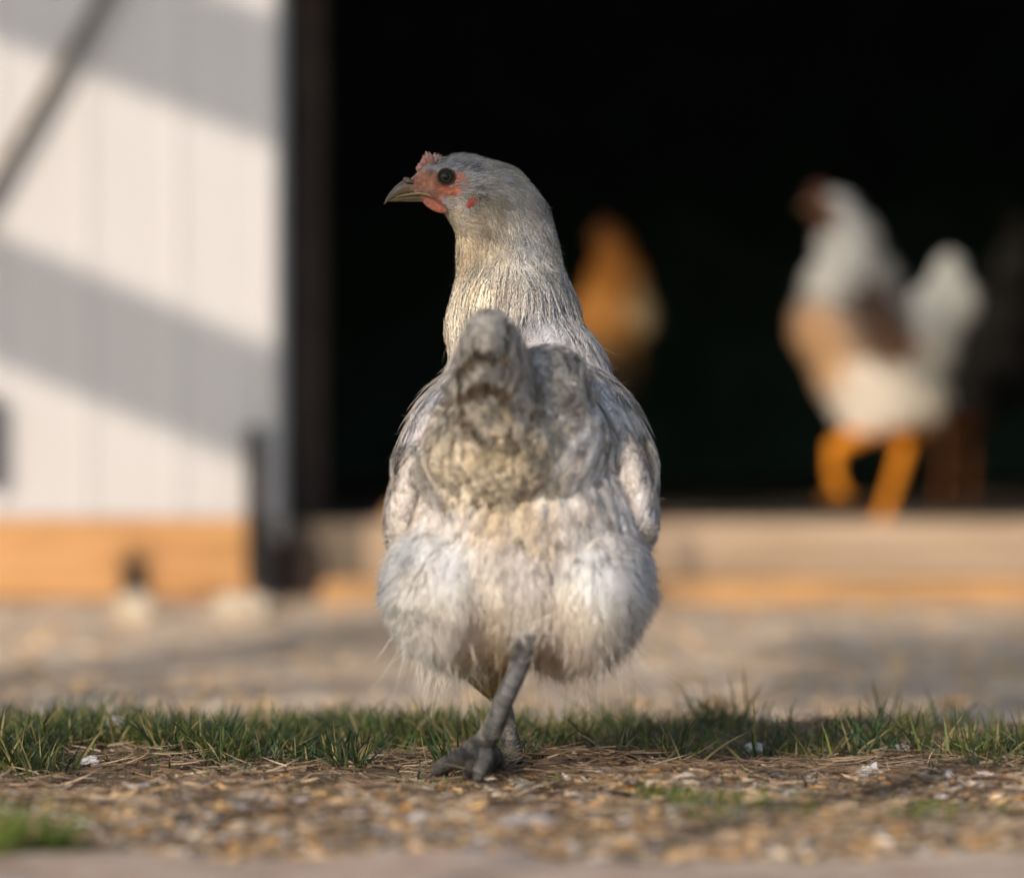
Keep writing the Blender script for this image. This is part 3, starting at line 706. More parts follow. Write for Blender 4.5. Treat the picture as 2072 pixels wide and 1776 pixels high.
colf_ = field([a for a, b in CP], [b for a, b in CP], 3)
colf = lambda P: np.minimum(colf_(P)*np.array([1.24, 1.19, 1.13]), .92)
def plume_col(P, amp=.16):
    n1 = vnoise(P, 55, 11, 3); n2 = vnoise(P, 22, 4, 2); c = colf(P)*(1+amp*1.3*n1)[:, None]
    c = c*(1+np.array([.10, .02, -.14])*np.clip(n2, -1, 1)[:, None]); return c

# --- head and neck: fine hair-like feathers
plum = MB()
def wneck(P, N):
    dx, dy = D2(P); return np.where((P[:, 2] > .262) & (dy < 800), 1.0, 0)*(1-np.clip(facemask(P)*1.5, 0, 1))*np.where(P[:, 2] > .345, 3.2, 1.0)*np.where(P[:, 1] > .15, .4, 1)
n = 6500
P, N = T_S.sample(n, wneck); dx, dy = D2(P)
hz = np.clip((.405-P[:, 2])/.13, 0, 1); Lf = .0055+.025*hz**1.1; Wf = .0014+.0034*hz
Lf = Lf*RNG.uniform(.8, 1.2, n)
fa = np.clip((dx-845)/100, .35, 1); Lf = np.where(P[:, 2] > .36, Lf*fa, Lf); Wf = np.where(P[:, 2] > .36, Wf*fa, Wf)
rp, rn = march(T_S, P, flow, Lf, 4, .0004, .0022, .13)
c = plume_col(P, .42); hk = np.clip((P[:, 2]-.345)/.03, 0, 1)[:, None]; c = c*(1-.16*hk)*(1+hk*np.array([.04, 0, -.07]))
hx_, hy_ = D2(P); brow = np.exp(-eli(hx_, hy_, 930, 338, 62, 11, 10)**2)+.8*np.exp(-eli(hx_, hy_, 966, 386, 13, 15)**2)+.5*np.exp(-eli(hx_, hy_, 1052, 610, 10, 42, -22)**2)  # brow streak, plus ear hollow and neck gap shade painted into the colour
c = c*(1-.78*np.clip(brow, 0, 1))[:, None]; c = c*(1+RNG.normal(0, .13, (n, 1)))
vanes(plum, rp, rn, Wf, 8, c, np.array([.16, .155, .15]), (RNG.random(n) < .08)*.6*(P[:, 2] < .38), droop=.25, fwd=.25, jc=.17, edge=.14)
n = 620
P, N = T_S.sample(n, lambda p, q: (p[:, 2] > .268)*(p[:, 2] < .345)*(D2(p)[1] < 800)*1.0)
rp, rn = march(T_S, P, flow, RNG.uniform(.026, .044, n), 5, .0018, .0050, .09)
vanes(plum, rp, rn, RNG.uniform(.0030, .0046, n), 14, plume_col(P, .3)*RNG.uniform(.72, 1.18, (n, 1)), np.array([.2, .195, .19]), (RNG.random(n) < .15)*.7, droop=.2, fwd=.3, jc=.08, edge=-.22)
# stray hairs on the outline of head, neck
P, N = T_S.sample(2600, lambda p, q: wneck(p, q)+.0)
f0 = flow(P); f0 = nrm(f0-N*(f0*N).sum(1, keepdims=True))
hz = np.clip((.405-P[:, 2])/.13, 0, 1)
strands(plum, P+N*.0012, f0+N*RNG.uniform(.1, .42, (len(P), 1)), .005+.008*hz*RNG.random(len(P)), np.full(len(P), .00035), plume_col(P)*1.05, K=3, nor=N)
# short face bristles
P, N = T_S.sample(900, lambda p, q: (facemask(p) > .3)*1.0)
f0 = flow(P); strands(plum, P, nrm(f0)+N*.5, RNG.uniform(.0008, .0022, len(P)), np.full(len(P), .00022), np.array([.35, .27, .18]), K=2)
plum.build("neck_feathers", M_PLUME, body)

# --- trunk contour feathers
plum = MB()
def wback(P, N):
    dx, dy = D2(P); w = np.where((P[:, 2] > .165) & (P[:, 2] < .305), 1.0, 0); return w
n = 2300
P, N = T_S.sample(n, wback)
Lf = np.interp(P[:, 2], [.16, .20, .25, .30], [.028, .038, .036, .026])*RNG.uniform(.85, 1.2, n); Wf = Lf*.36
rp, rn = march(T_S, P, flow, Lf, 5, .001, .0062, .10)
c = plume_col(P, .12); spot = (RNG.random(n) < .12+.30*(P[:, 0] > .005)*(P[:, 2] < .285))*RNG.uniform(.4, 1, n)
vanes(plum, rp, rn, Wf, 18, c*(1+RNG.normal(0, .06, (n, 1))), np.array([.12, .115, .11]), spot, droop=.12, fwd=.05, jc=.045, edge=-.26)
P, N = T_S.sample(2500, wback); f0 = flow(P); f0 = nrm(f0-N*(f0*N).sum(1, keepdims=True))
strands(plum, P+N*.004, f0+N*RNG.uniform(0, .3, (len(P), 1)), RNG.uniform(.008, .018, len(P)), np.full(len(P), .0003), plume_col(P), K=3, nor=N)
n = 230
P, N = T_S.sample(n, lambda p, q: (p[:, 2] > .185)*(p[:, 2] < .285)*np.where(p[:, 0] > .0, 1.0, .35)*(p[:, 1] < .06))
rp, rn = march(T_S, P, flow, RNG.uniform(.030, .044, n), 6, .004, .0088, .07)
vanes(plum, rp, rn, RNG.uniform(.0095, .0125, n), 26, plume_col(P, .08)*RNG.uniform(.82, 1.12, (n, 1)), np.array([.11, .105, .10]), (RNG.random(n) < .4)*RNG.uniform(.3, 1, n), droop=.10, fwd=.02, jc=.04, edge=-.34)
plum.build("back_feathers", M_PLUME, body)

# --- fluff under the tail and on the thighs
fl = MB(); fl.soft = .93
def wfl(P, N):
    dx, dy = D2(P); return np.where((P[:, 2] < .185) & (P[:, 2] > .05), 1.0, 0)*np.where(P[:, 1] > .06, .35, 1.0)
n = 80000
P, N = T_S.sample(n, wfl); f0 = flow(P); f0 = nrm(f0-N*(f0*N).sum(1, keepdims=True))
cn = np.stack([vnoise(P, 60, s, 2) for s in (1, 7, 13)], 1)
c = plume_col(P, .05)*.6+colf(P)*.4; c = c*np.array([1.04, 1.03, 1.05]); low = np.clip((.12-P[:, 2])/.05, 0, 1)
Lf = RNG.uniform(.008, .015, n)*(1+.5*low)
strands(fl, P, RNG.normal(0, .15, (n, 3))+f0*(.62+.3*low[:, None])+N*(.55-.30*low[:, None])+cn*.30, Lf, np.full(n, .00062), c, K=4, curl=cn*.25, grav=.25, colv=.03, wave=.01, nor=N)
# soft feather tufts for body
P, N = T_S.sample(260, wfl); c = plume_col(P, .1); low = np.clip((.12-P[:, 2])/.05, 0, 1)
rp, rn = march(T_S, P, flow, RNG.uniform(.016, .026, len(P)), 4, .002, .007, .2)
vanes(fl, rp, rn, RNG.uniform(.005, .008, len(P)), 12, c, droop=-.1, fwd=.1, jc=.06)
# ragged wisps hanging from the lower edge
P, N = T_S.sample(2600, lambda p, q: (p[:, 2] < .108)*(p[:, 2] > .07)*np.where(q[:, 2] < .1, 1.0, .2)); nn_ = len(P)
strands(fl, P, np.stack([RNG.normal(0, .28, nn_), RNG.normal(0, .2, nn_), -np.ones(nn_)], 1), RNG.uniform(.008, .030, nn_), np.full(nn_, .00035), plume_col(P)*1.08, K=5, curl=RNG.normal(0, .4, (nn_, 3)))
n = 700; P = px(1070, 1245, -.112)+RNG.normal(0, 1, (n, 3))*np.array([.008, .004, .006])
strands(fl, P, np.stack([-.15+RNG.normal(0, .25, n), -.25+RNG.normal(0, .2, n), -np.ones(n)], 1), RNG.uniform(.008, .016, n), np.full(n, .0006), np.array([.82, .74, .66]), K=4, curl=RNG.normal(0, .2, (n, 3)))
fl.build("fluff", M_DOWN, body)
# ochre thigh feathers of the far leg
fl = MB()
LS = Surf(lv)
P, N = LS.sample(1500, lambda p, q: (D2(p)[1] < 1392)*(D2(p)[0] < 1030)*(p[:, 1] > -.032)*1.0)
rp, rn = march(LS, P, lambda q: np.tile([.12, .1, -1.0], (len(q), 1)), np.full(len(P), .010), 4, .0006, .002, .15)
vanes(fl, rp, rn, np.full(len(P), .0028), 8, np.array([.42, .31, .15])*(1+.18*vnoise(P, 90, 3, 2)[:, None]), droop=.2, fwd=.15, jc=.12)
fl.build("thigh_feathers", M_DOWN, body)

# --- wings
def wing(side):
    if side > 0: c0 = px(1252, 965, -.005); r0 = (.0145, .075, .040); rz = 7; ry = -12
    else: c0 = px(857, 980, -.005); r0 = (.0135, .072, .038); rz = -8; ry = 13
    wm = remesh([ell(c0, r0, rx=20, ry=ry, rz=rz), ell(c0+np.array([-side*.014, .045, .026]), (.018, .045, .034), rx=20, ry=-side*20)], .0022, 6)
    v, _ = mesh_arrays(wm); set_cols(wm, np.tile([.42, .42, .43], (len(v), 1)))
    wo = link("wing", wm, M_SKIN, hen)
    S = Surf(wm); wf = MB(); n = 800
    P, N = S.sample(n, lambda p, q: np.clip(.4+q[:, 0]*side-q[:, 1]*.3+q[:, 2]*.3, 0, 1)**.5+.15)
    L = RNG.uniform(.022, .034, n); fw = lambda q: np.tile([side*.02, -.75, -.85], (len(q), 1))
    rp, rn = march(S, P, fw, L, 5, .001, .005, .10)
    c = plume_col(P, .1); vanes(wf, rp, rn, L*.30, 14, c*.97, np.array([.10, .095, .085]), (RNG.random(n) < .38)*RNG.uniform(.4, 1, n), droop=.12, fwd=.05, jc=.05, edge=-.28)
    # long flight feathers: explicit lines from shoulder to low rear
    K = 7; Ps = []; Ns = []; Ws = []
    m = 15
    for i in range(m):
        u = i/(m-1)
        if side > 0:
            tip = px(1330-46*u**1.6+RNG.uniform(-3, 3), 960+125*u**.9, -.075+.02*u); root = px(1288-14*u, 878+30*u, .0)
        else:
            tip = px(794+50*u**1.6+RNG.uniform(-3, 3), 965+110*u**.9, -.075+.02*u); root = px(828+14*u, 895+30*u, .0)
        t = np.linspace(0, 1, K)[:, None]; bul = np.array([side*.006, -.004, .003])
        Ps.append(root*(1-t)+tip*t+bul*4*t*(1-t)); nn = nrm(np.array([side*1.0, -.35+.25*u, .15])); Ns.append(np.tile(nn, (K, 1))); Ws.append(.0085)
    Ps = np.array(Ps); Ns = np.array(Ns)
    c = np.array([.76, .73, .68])*np.where(np.arange(m) % 2 == 0, .72, 1.1)[:, None]
    vanes(wf, Ps, Ns, np.array(Ws), 42, c, np.array([.22, .19, .15]), np.full(m, .5), droop=.12, fwd=.22, jc=.05, edge=.10)
    # frayed tips & stray barbs on the outline
    k = 45; j = RNG.integers(4, m, k); P = Ps[j, -1]+RNG.normal(0, .0025, (k, 3))
    strands(wf, P, np.stack([side*RNG.uniform(.0, .8, k), RNG.normal(0, .3, k), RNG.normal(-.4, .7, k)], 1), RNG.uniform(.004, .012, k), np.full(k, .00035), np.array([.5, .48, .42]), K=3)
    wf.build("wing_feathers", M_PLUME, wo)
    return wo
wing(1); wing(-1)

# --- tail
tp = [ell(px(1000, 965, -.084), (.042, .026, .026), rx=12), ell(px(1000, 900, -.105), (.038, .035, .032)), ell(px(1000, 820, -.12), (.026, .034, .032)), ell(px(995, 755, -.13), (.0165, .032, .028)),
      ell(px(990, 705, -.14), (.010, .028, .017)), ell(px(1090, 850, -.075), (.030, .04, .042), ry=20)]
tm = remesh(tp, .002, 12); tvv, _ = mesh_arrays(tm); set_cols(tm, np.tile([.38, .36, .32], (len(tvv), 1)))
tail = link("tail", tm, M_SKIN, hen); TS = Surf(tm)
tf_ = MB(); n = 1500
P, N = TS.sample(n, lambda p, q: (q[:, 1] < .5)*1.0)
def tflow(q):
    dx, dy = D2(q); up = np.clip((820-dy)/60, -1, 1)
    d = np.stack([(dx-1005)/260*np.clip(-up, 0, 1), -.55*np.ones(len(q)), up*1.0-.05], 1); return nrm(d)
def tcol(P):
    dx, dy = D2(P); n1 = vnoise(P, 110, 2, 3)[:, None]; a = np.clip((dy-800)/70, 0, 1)[:, None]*np.clip(1.25-abs(dx-1000)/150, 0, 1)[:, None]
    lowe = np.clip((dy-880)/80, 0, 1)[:, None]
    cc = np.array([.47, .46, .455])*(1-a)+(np.array([.57, .49, .36])*(1-lowe)+np.array([.66, .60, .51])*lowe)*a
    return cc*(1+.45*n1)*np.array([1.22, 1.19, 1.14])
L = np.interp(D2(P)[1], [650, 800, 1000], [.018, .018, .024])*RNG.uniform(.8, 1.2, n)
rp, rn = march(TS, P, tflow, L, 5, .001, .0085, .38)
vanes(tf_, rp, rn, L*.32, 12, tcol(P), np.array([.16, .13, .09]), (RNG.random(n) < .22)*.8, droop=.15, fwd=.05, jc=.10, edge=.06)
# hooded main feathers pointing at the camera, stacked under each other
Ps = []; Ns = []; Ws = []; Cs = []
for (cx, cy, wd, hh, z0, yb) in ((985, 668, 44, 44, .008, -.172), (990, 722, 52, 40, .004, -.176), (975, 784, 56, 44, .0, -.180)):
    for i in range(9):
        u = (i-4)/4.0
        tip = px(cx+wd*u, cy+hh*abs(u)**1.8, yb+.01*abs(u)); root = px(1000+wd*.7*u, cy+60+hh*.6*abs(u), -.09)
        t = np.linspace(0, 1, 6)[:, None]; Ps.append(root*(1-t)+tip*t+np.array([0, 0, .006])*4*t*(1-t)); a = u*1.05
        Ns.append(np.tile(nrm(np.array([math.sin(a), -.15, math.cos(a)])), (6, 1))); Ws.append(.0075); Cs.append(np.array([.58, .57, .56])*RNG.uniform(.75, 1.15))
vanes(tf_, np.array(Ps), np.array(Ns), np.array(Ws), 26, np.array(Cs), np.array([.22, .20, .17]), RNG.uniform(0, .8, len(Ps)), droop=.15, fwd=.1, jc=.06)
# curled beige feathers and lower fringe
Ps = []; Ns = []; Ws = []; Cs = []
for i in range(70):
    u = RNG.uniform(-1, 1); y0 = RNG.uniform(860, 960)
    cx = 990+140*u; tip = px(cx+RNG.normal()*14, 1040-45*abs(u)**2+RNG.uniform(-75, 15), -.122+.04*abs(u)); root = px(995+85*u, y0-70, -.118+.03*abs(u))
    t = np.linspace(0, 1, 6)[:, None]; Ps.append(root*(1-t)+tip*t+np.array([.004*u, -.010, 0])*4*t*(1-t)); Ns.append(np.tile(nrm(np.array([u*.7, -1, .15])), (6, 1))); Ws.append(RNG.uniform(.007, .011)); Cs.append(1)
Ps = np.array(Ps); Ps[:, 3:, 1] -= RNG.uniform(0, .006, (len(Ps), 1))
vanes(tf_, Ps, np.array(Ns), np.array(Ws), 20, tcol(Ps[:, 3])*1.08, np.array([.50, .46, .38]), RNG.uniform(0, .6, len(Ps)), droop=.2, fwd=.0, jc=.10)
# near-black feathers that paint the shade of the hollows under the hooded feathers
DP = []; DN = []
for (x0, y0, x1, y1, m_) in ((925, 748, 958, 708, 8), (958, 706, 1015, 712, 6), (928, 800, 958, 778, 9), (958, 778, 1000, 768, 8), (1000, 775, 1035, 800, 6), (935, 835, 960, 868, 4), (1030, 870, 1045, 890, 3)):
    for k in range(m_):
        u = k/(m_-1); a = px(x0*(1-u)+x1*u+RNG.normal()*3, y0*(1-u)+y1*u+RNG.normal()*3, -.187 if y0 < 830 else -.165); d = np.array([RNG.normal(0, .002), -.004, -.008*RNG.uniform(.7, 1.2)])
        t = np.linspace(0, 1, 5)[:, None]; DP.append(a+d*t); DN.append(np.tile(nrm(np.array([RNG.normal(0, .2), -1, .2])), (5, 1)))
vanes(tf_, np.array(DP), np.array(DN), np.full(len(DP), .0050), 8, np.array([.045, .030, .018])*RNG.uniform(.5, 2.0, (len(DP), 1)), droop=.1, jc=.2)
# one clean white covert at the right of the tail and a dark gap feather
Ps = []; 
for (r_, t_) in (((1135, 930), (1098, 1045)), ((1150, 880), (1120, 1010)), ((1175, 900), (1150, 985)), ((852, 930), (885, 1035)), ((835, 900), (858, 1010))):
    a = px(*r_, -.085); b = px(*t_, -.125); t = np.linspace(0, 1, 6)[:, None]; Ps.append(a*(1-t)+b*t)
Ps = np.array(Ps); vanes(tf_, Ps, np.tile(nrm(np.array([.45, -1, .1])), (5, 6, 1)), np.full(5, .0085), 26, np.array([[.6, .58, .58], [.36, .32, .25], [.42, .4, .36], [.58, .56, .55], [.4, .38, .34]]), droop=.1, jc=.05)
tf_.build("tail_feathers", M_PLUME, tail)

# --- beak
def beak():
    # upper and lower mandible as rings across the beak axis; profile given in picture units
    up = [(862, 370, 388, .0030), (846, 366, 390, .0044), (836, 362, 391, .0049), (826, 361, 392, .0048), (814, 366, 393, .0044), (800, 377, 398, .0034), (788, 391, 404, .0022), (780, 404, 411, .0010), (777, 413, 414.5, .0002)]
    lo = [(868, 394, 408, .0048), (845, 393, 408, .0044), (828, 394.5, 408, .0038), (812, 397, 407.5, .0030), (798, 400, 408, .0020), (787, 405, 408, .0008)]
    for nm, rings, base in (("upper_beak", up, np.array([.10, .09, .08])), ("lower_beak", lo, np.array([.13, .10, .055]))):
        V = []; F = []; C = []; sg = 14
        for i, (x, t, b, hw) in enumerate(rings):
            for k in range(sg):
                an = 2*math.pi*k/sg; zc = (t+b)/2; rz_ = (b-t)/2
                p = px(x, zc, HY); ca, sa = math.cos(an), math.sin(an)
                V.append(p+np.array([0, hw*ca*(1 if nm == "lower_beak" or sa > 0 else 1), rz_*R4*sa]))
                kk = min(1, max(0, (x-822)/16)) if nm == 'upper_beak' else min(1, max(0, (x-846)/16)); low = .5-.5*sa; C.append(base*.8*(1+.25*sa)*(1-kk)+kk*np.array([.30, .15, .10])+np.array([.26, .17, .05])*(max(0, low-.62)*1.6+max(0, i-3)*.10*low))
        for i in range(len(rings)-1):
            for k in range(sg):
                a, b = i*sg+k, i*sg+(k+1) % sg; F += [[a, b, b+sg], [a, b+sg, a+sg]]
        mb = MB(); mb.add(V, F, np.array(C)); mb.build(nm, M_BEAK, hen)
beak()
mb = MB()     # nostril flap and slit
v, f = ell(px(827, 366, HY-.0046), (.0042, .0014, .0020), ry=22, seg=3); mb.add(v, f, (.16, .11, .085))
v, f = ell(px(829, 371, HY-.0052), (.0030, .0008, .0008), ry=10, seg=3); mb.add(v, f, (.012, .01, .01))
mb.build("nostril", M_SKIN, hen)
mb = MB()     # gape line at the mouth corner
v, f = tube_mesh([px(800, 399, HY-.0032), px(822, 394, HY-.0048), px(848, 391, HY-.0062), px(866, 394, HY-.0082), px(876, 400, HY-.0095)], [.0004, .0007, .0009, .0010, .0004], 8)
mb.add(v, f, (.33, .25, .12)); mb.build("gape", M_BEAK, hen)
# --- comb: low ridge with little points
mb = MB()
def blade(bx0, by0, tx, ty, wd, yo, c):
    ty = by0+(ty-by0)*.8; a = px(bx0, by0, HY+yo); t = px(tx, ty, HY+yo*.7); m1 = a*.55+t*.45+np.array([-.0003, 0, .0003])
    v, f = tube_mesh([a, m1, a*.2+t*.8, t], [wd*1.15, wd*1.1, wd*.75, wd*.2], 8, squash=.5); mb.add(v, f, c)
for (bx0, by0, tx, ty, wd, yo) in ((848, 346, 843, 334, .0012, -.001), (852, 342, 847, 327, .0014, -.0022), (857, 338, 853, 318, .0015, .001), (861, 334, 857, 308, .0015, -.0024), (867, 330, 862, 300, .0014, -.0012),
                                (872, 326, 868, 303, .0015, .0014), (873, 328, 872, 308, .0015, -.003), (880, 324, 880, 306, .0014, -.001), (884, 323, 888, 309, .0013, -.0028), (890, 322, 893, 312, .0011, .001)):
    blade(bx0, by0, tx, ty, wd, yo, np.array([.60, .31, .26])*RNG.uniform(.75, 1.15))
v, f = ell(px(866, 335, HY), (.0085, .0032, .0026), ry=-35, seg=3); mb.add(v, f, (.46, .24, .19))
mb.build("comb", M_RED, hen)
# --- wattle and ear lobe
mb = MB(); v, f = ell(px(880, 416, HY-.0100), (.0092, .0024, .0036), ry=27, seg=4); v = v+np.array([0, 1, 0])*(.0005*np.sin(v[:, 0]*700+v[:, 2]*900))[:, None]; mb.add(v, f, (.50, .17, .11)); mb.build("wattle", M_RED, hen)
mb = MB(); v, f = ell(px(956, 409, HY-.0170), (.0056, .0022, .0026), ry=-42, seg=4); mb.add(v, f, (.33, .05, .035)); mb.build("ear_lobe", M_RED, hen)
# ear tuft
mb = MB(); n = 420; cP = px(968, 386, HY-.0160); P = cP+RNG.normal(0, 1, (n, 3))*np.array([.0036, .0006, .0046]); P[:, 0] += .002
a = RNG.normal(0, .5, n); strands(mb, P, np.stack([-.2+.8*RNG.random(n), -.35+0*a, -.8+a], 1), RNG.uniform(.004, .009, n), np.full(n, .0004), np.where((P[:, 2] < cP[2]+.001)[:, None]*(P[:, 0] > cP[0])[:, None], np.array([.05, .045, .04]), np.array([.50, .49, .48])), K=3, curl=RNG.normal(0, .3, (n, 3)))
n = 300; P = px(945, 378, HY-.0160)+RNG.normal(0, 1, (n, 3))*np.array([.0040, .0004, .0030])
strands(mb, P, np.stack([.9+0*P[:, 0], -.3+0*P[:, 0], .25+RNG.normal(0, .2, n)], 1), RNG.uniform(.005, .009, n), np.full(n, .0004), np.array([.42, .41, .40]), K=3, curl=np.tile([0, 0, -.4], (n, 1)))
for (cx, cy, n, d) in ((966, 396, 160, (-.5, -.2, -.8)), (946, 418, 120, (.2, -.2, -1)), (975, 412, 160, (-.1, -.15, -1)), (886, 324, 50, (1, -.2, .1))):
    P = px(cx, cy, HY-(.0165 if cx > 940 else .0095 if cy > 400 else .004))+RNG.normal(0, 1, (n, 3))*np.array([.0028, .0006, .0018])
    strands(mb, P, np.array(d)+RNG.normal(0, .22, (n, 3)), RNG.uniform(.003, .006, n), np.full(n, .0004), np.array([.50, .47, .42])*RNG.uniform(.6, 1.1, (n, 1)), K=3)
mb.build("ear_tuft", M_PLUME, body)
# --- eye
er = .0052
mb = MB(); v, f = ell((0, 0, 0), (er, er*.62, er*.95), seg=5)
rr = np.hypot(v[:, 0], v[:, 2])/er; cI = np.where((rr < .66)[:, None], np.array([.06, .048, .018]), np.array([.02, .018, .012])); cI = np.where((rr > .84)[:, None], np.array([.01, .009, .008]), cI)
mb.add(v+EYE, f, cI); eye = mb.build("eye", M_EYE, hen)
mb = MB(); v, f = ell(EYE+np.array([-.0001, -er*.60, .0001]), (.0027, .0006, .0027), seg=4); mb.add(v, f, (.01, .01, .01)); mb.build("pupil", M_PUPIL, eye)
mb = MB()
for q_, rad, cc in ((1.05, .0008, (.03, .026, .022)), (1.20, .0005, (.16, .09, .06))):
    an = np.linspace(0, 2*math.pi, 33); pts = [EYE+np.array([math.cos(t)*er*q_, -er*.22+.0012*(q_-1), math.sin(t)*er*.93*q_]) for t in an]
    v, f = tube_mesh(pts, [rad]*33, 8, cap=False); mb.add(v, f, cc)
mb.build("eyelid", M_SKIN, hen)

# ------------------------------------------------------------------ hens in the doorway
def far_hen(loc_y, parts_, legs, face_, label, colpts, legcol, nf=900, hcol=(.07, .022, .013)):
    root = empty("hen", tuple(px(legs[0][-1][0], legs[0][-1][1], loc_y)), label, "hen")
    q = lambda x, y, o=0: px(x, y, loc_y+o)
    k = (loc_y+2.5)/2.5/S0; k0 = loc_y+2.5
    pr = [ell(q(x, y, o), (rx*k, ry_*k, rz_*k), ry=a) for (x, y, o, rx, ry_, rz_, a) in parts_]
    for lg_ in legs: pr += chain([q(x, y, o) for x, y, r, o in [(p[0], p[1], p[2], p[3]) for p in lg_]], [p[2]*k for p in lg_], .4)
    for lg_ in legs:
        x, y, r, o = lg_[-1]
        for dx_, oo in ((-42, 0), (-30, -.03), (-30, .03), (22, 0)): pr += chain([q(x, y, o), q(x+dx_, y+4, o+oo)], [r*k*.7, r*k*.4], .5)
    m = remesh(pr, .0032, 5); v, _ = mesh_arrays(m); cf0 = field([q(a, b) for a, b, c in colpts], [c for a, b, c in colpts], 5)
    def cf(P):
        r_ = (P[:, 1]+2.5)/k0; P = np.stack([P[:, 0]/r_, np.full(len(P), loc_y), CAMH+(P[:, 2]-CAMH)/r_], 1); return cf0(P)
    r_ = (v[:, 1]+2.5)/2.5; sy = 888-(v[:, 2]-CAMH)/r_*S0
    c = cf(v); ly = min(l[0][1] for l in legs); c = np.where((sy > ly+6)[:, None], np.array(legcol), c); set_cols(m, c)
    b = link("body", m, M_SKIN, root); S = Surf(m); fb = MB()
    def wf(p, n_): return ((888-(p[:, 2]-CAMH)/((p[:, 1]+2.5)/2.5)*S0) < ly-10)*1.0
    P, N = S.sample(nf, wf); L = RNG.uniform(.02, .036, nf)
    rp, rn = march(S, P, lambda z: np.tile([.7, 0, -.7], (len(z), 1)), L, 4, .001, .006, .2)
    vanes(fb, rp, rn, L*.3, 8, cf(P), droop=.2, jc=.1); fb.build("feathers", M_PLUME, b)
    hx, hy, hr = face_
    mb = MB(); v, f = tube_mesh([q(hx-hr*.7, hy, 0), q(hx-hr*1.2, hy+3, 0), q(hx-hr*1.7, hy+10, 0)], [hr*.35*k, hr*.24*k, hr*.04*k], 8); mb.add(v, f, (.12, .07, .03)); mb.build("beak", M_BEAK, root)
    mb = MB()
    for i in range(5):
        v, f = ell(q(hx-hr*.7+i*hr*.33, hy-hr*(.95+.25*math.sin(i*.8)), 0), (hr*.24*k, .003, hr*.45*k), seg=2); mb.add(v, f, hcol)
    mb.build("comb", M_RED, root)
    mb = MB(); v, f = ell(q(hx-hr*.45, hy+hr*1.0, -.006), (hr*.3*k, .004, hr*.6*k), seg=2); mb.add(v, f, hcol); mb.build("wattle", M_RED, root)
    mb = MB(); v, f = ell(q(hx-hr*.25, hy-hr*.15, -hr*.72*k), (hr*.2*k, .003, hr*.2*k), seg=3); mb.add(v, f, (.02, .01, .01)); mb.build("eye", M_EYE, root)
    return root
W1, W2 = (.34, .35, .34), (.78, .70, .60)
far_hen(2.64, [(1668, 416, 0, 30, 24, 28, 0), (1698, 436, 0, 38, 34, 50, -25), (1716, 500, 0, 62, 55, 75, -15), (1724, 580, 0, 100, 75, 80, 0), (1730, 670, 0, 128, 105, 105, 20), (1780, 760, 0, 135, 105, 100, 15), (1800, 810, 0, 120, 95, 85, 0),
               (1860, 700, 0, 75, 60, 70, 0), (1912, 585, 0, 36, 24, 74, 8), (1942, 615, 0, 30, 20, 50, 15), (1890, 640, 0, 60, 30, 70, 0)],
        [[(1842, 860, 24, 0), (1832, 900, 17, 0), (1808, 980, 13, 0), (1784, 1050, 13, 0)], [(1770, 860, 26, -.03), (1720, 888, 20, -.03), (1690, 905, 17, -.03), (1686, 955, 13, -.03), (1703, 1000, 11, -.03)]],
        (1660, 414, 25), "white necked hen with brown wing patch walking on yellow legs in the dark doorway",
        [(1655, 415, (.08, .030, .016)), (1700, 400, W1), (1700, 500, (.46, .46, .44)), (1660, 560, (.44, .43, .40)), (1760, 520, (.20, .20, .19)), (1735, 590, (.05, .032, .025)), (1780, 640, (.06, .035, .024)), (1800, 690, (.12, .06, .03)), (1630, 660, (.50, .30, .16)), (1650, 740, (.62, .40, .22)),
         (1700, 800, W2), (1770, 780, W2), (1850, 620, (.30, .30, .29)), (1920, 560, (.42, .42, .39)), (1960, 620, (.32, .31, .27)), (1880, 740, (.36, .34, .29)), (1850, 800, (.6, .54, .44)), (1900, 850, (.28, .22, .13))],
        (.78, .27, .012))
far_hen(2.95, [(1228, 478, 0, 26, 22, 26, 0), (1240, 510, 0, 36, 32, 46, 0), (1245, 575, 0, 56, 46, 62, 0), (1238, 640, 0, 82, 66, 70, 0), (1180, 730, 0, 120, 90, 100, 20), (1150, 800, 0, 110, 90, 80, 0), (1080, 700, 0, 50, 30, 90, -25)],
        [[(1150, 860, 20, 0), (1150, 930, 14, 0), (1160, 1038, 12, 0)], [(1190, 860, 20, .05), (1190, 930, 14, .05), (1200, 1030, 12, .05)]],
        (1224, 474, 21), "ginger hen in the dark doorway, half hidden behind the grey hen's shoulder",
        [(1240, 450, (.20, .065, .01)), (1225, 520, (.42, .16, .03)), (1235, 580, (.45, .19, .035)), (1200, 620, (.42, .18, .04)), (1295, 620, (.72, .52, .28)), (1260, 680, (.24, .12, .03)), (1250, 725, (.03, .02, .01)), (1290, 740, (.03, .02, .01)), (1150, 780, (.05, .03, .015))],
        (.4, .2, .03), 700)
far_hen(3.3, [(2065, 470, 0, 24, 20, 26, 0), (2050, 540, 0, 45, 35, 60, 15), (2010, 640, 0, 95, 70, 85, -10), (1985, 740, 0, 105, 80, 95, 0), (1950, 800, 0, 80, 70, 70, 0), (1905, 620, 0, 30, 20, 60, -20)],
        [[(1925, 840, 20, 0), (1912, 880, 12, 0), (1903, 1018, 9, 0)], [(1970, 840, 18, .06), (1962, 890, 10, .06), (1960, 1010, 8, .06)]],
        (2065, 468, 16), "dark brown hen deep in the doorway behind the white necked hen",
        [(2000, 600, (.005, .004, .003)), (1950, 800, (.005, .004, .003)), (2060, 480, (.005, .004, .003))], (.16, .05, .010), 500)

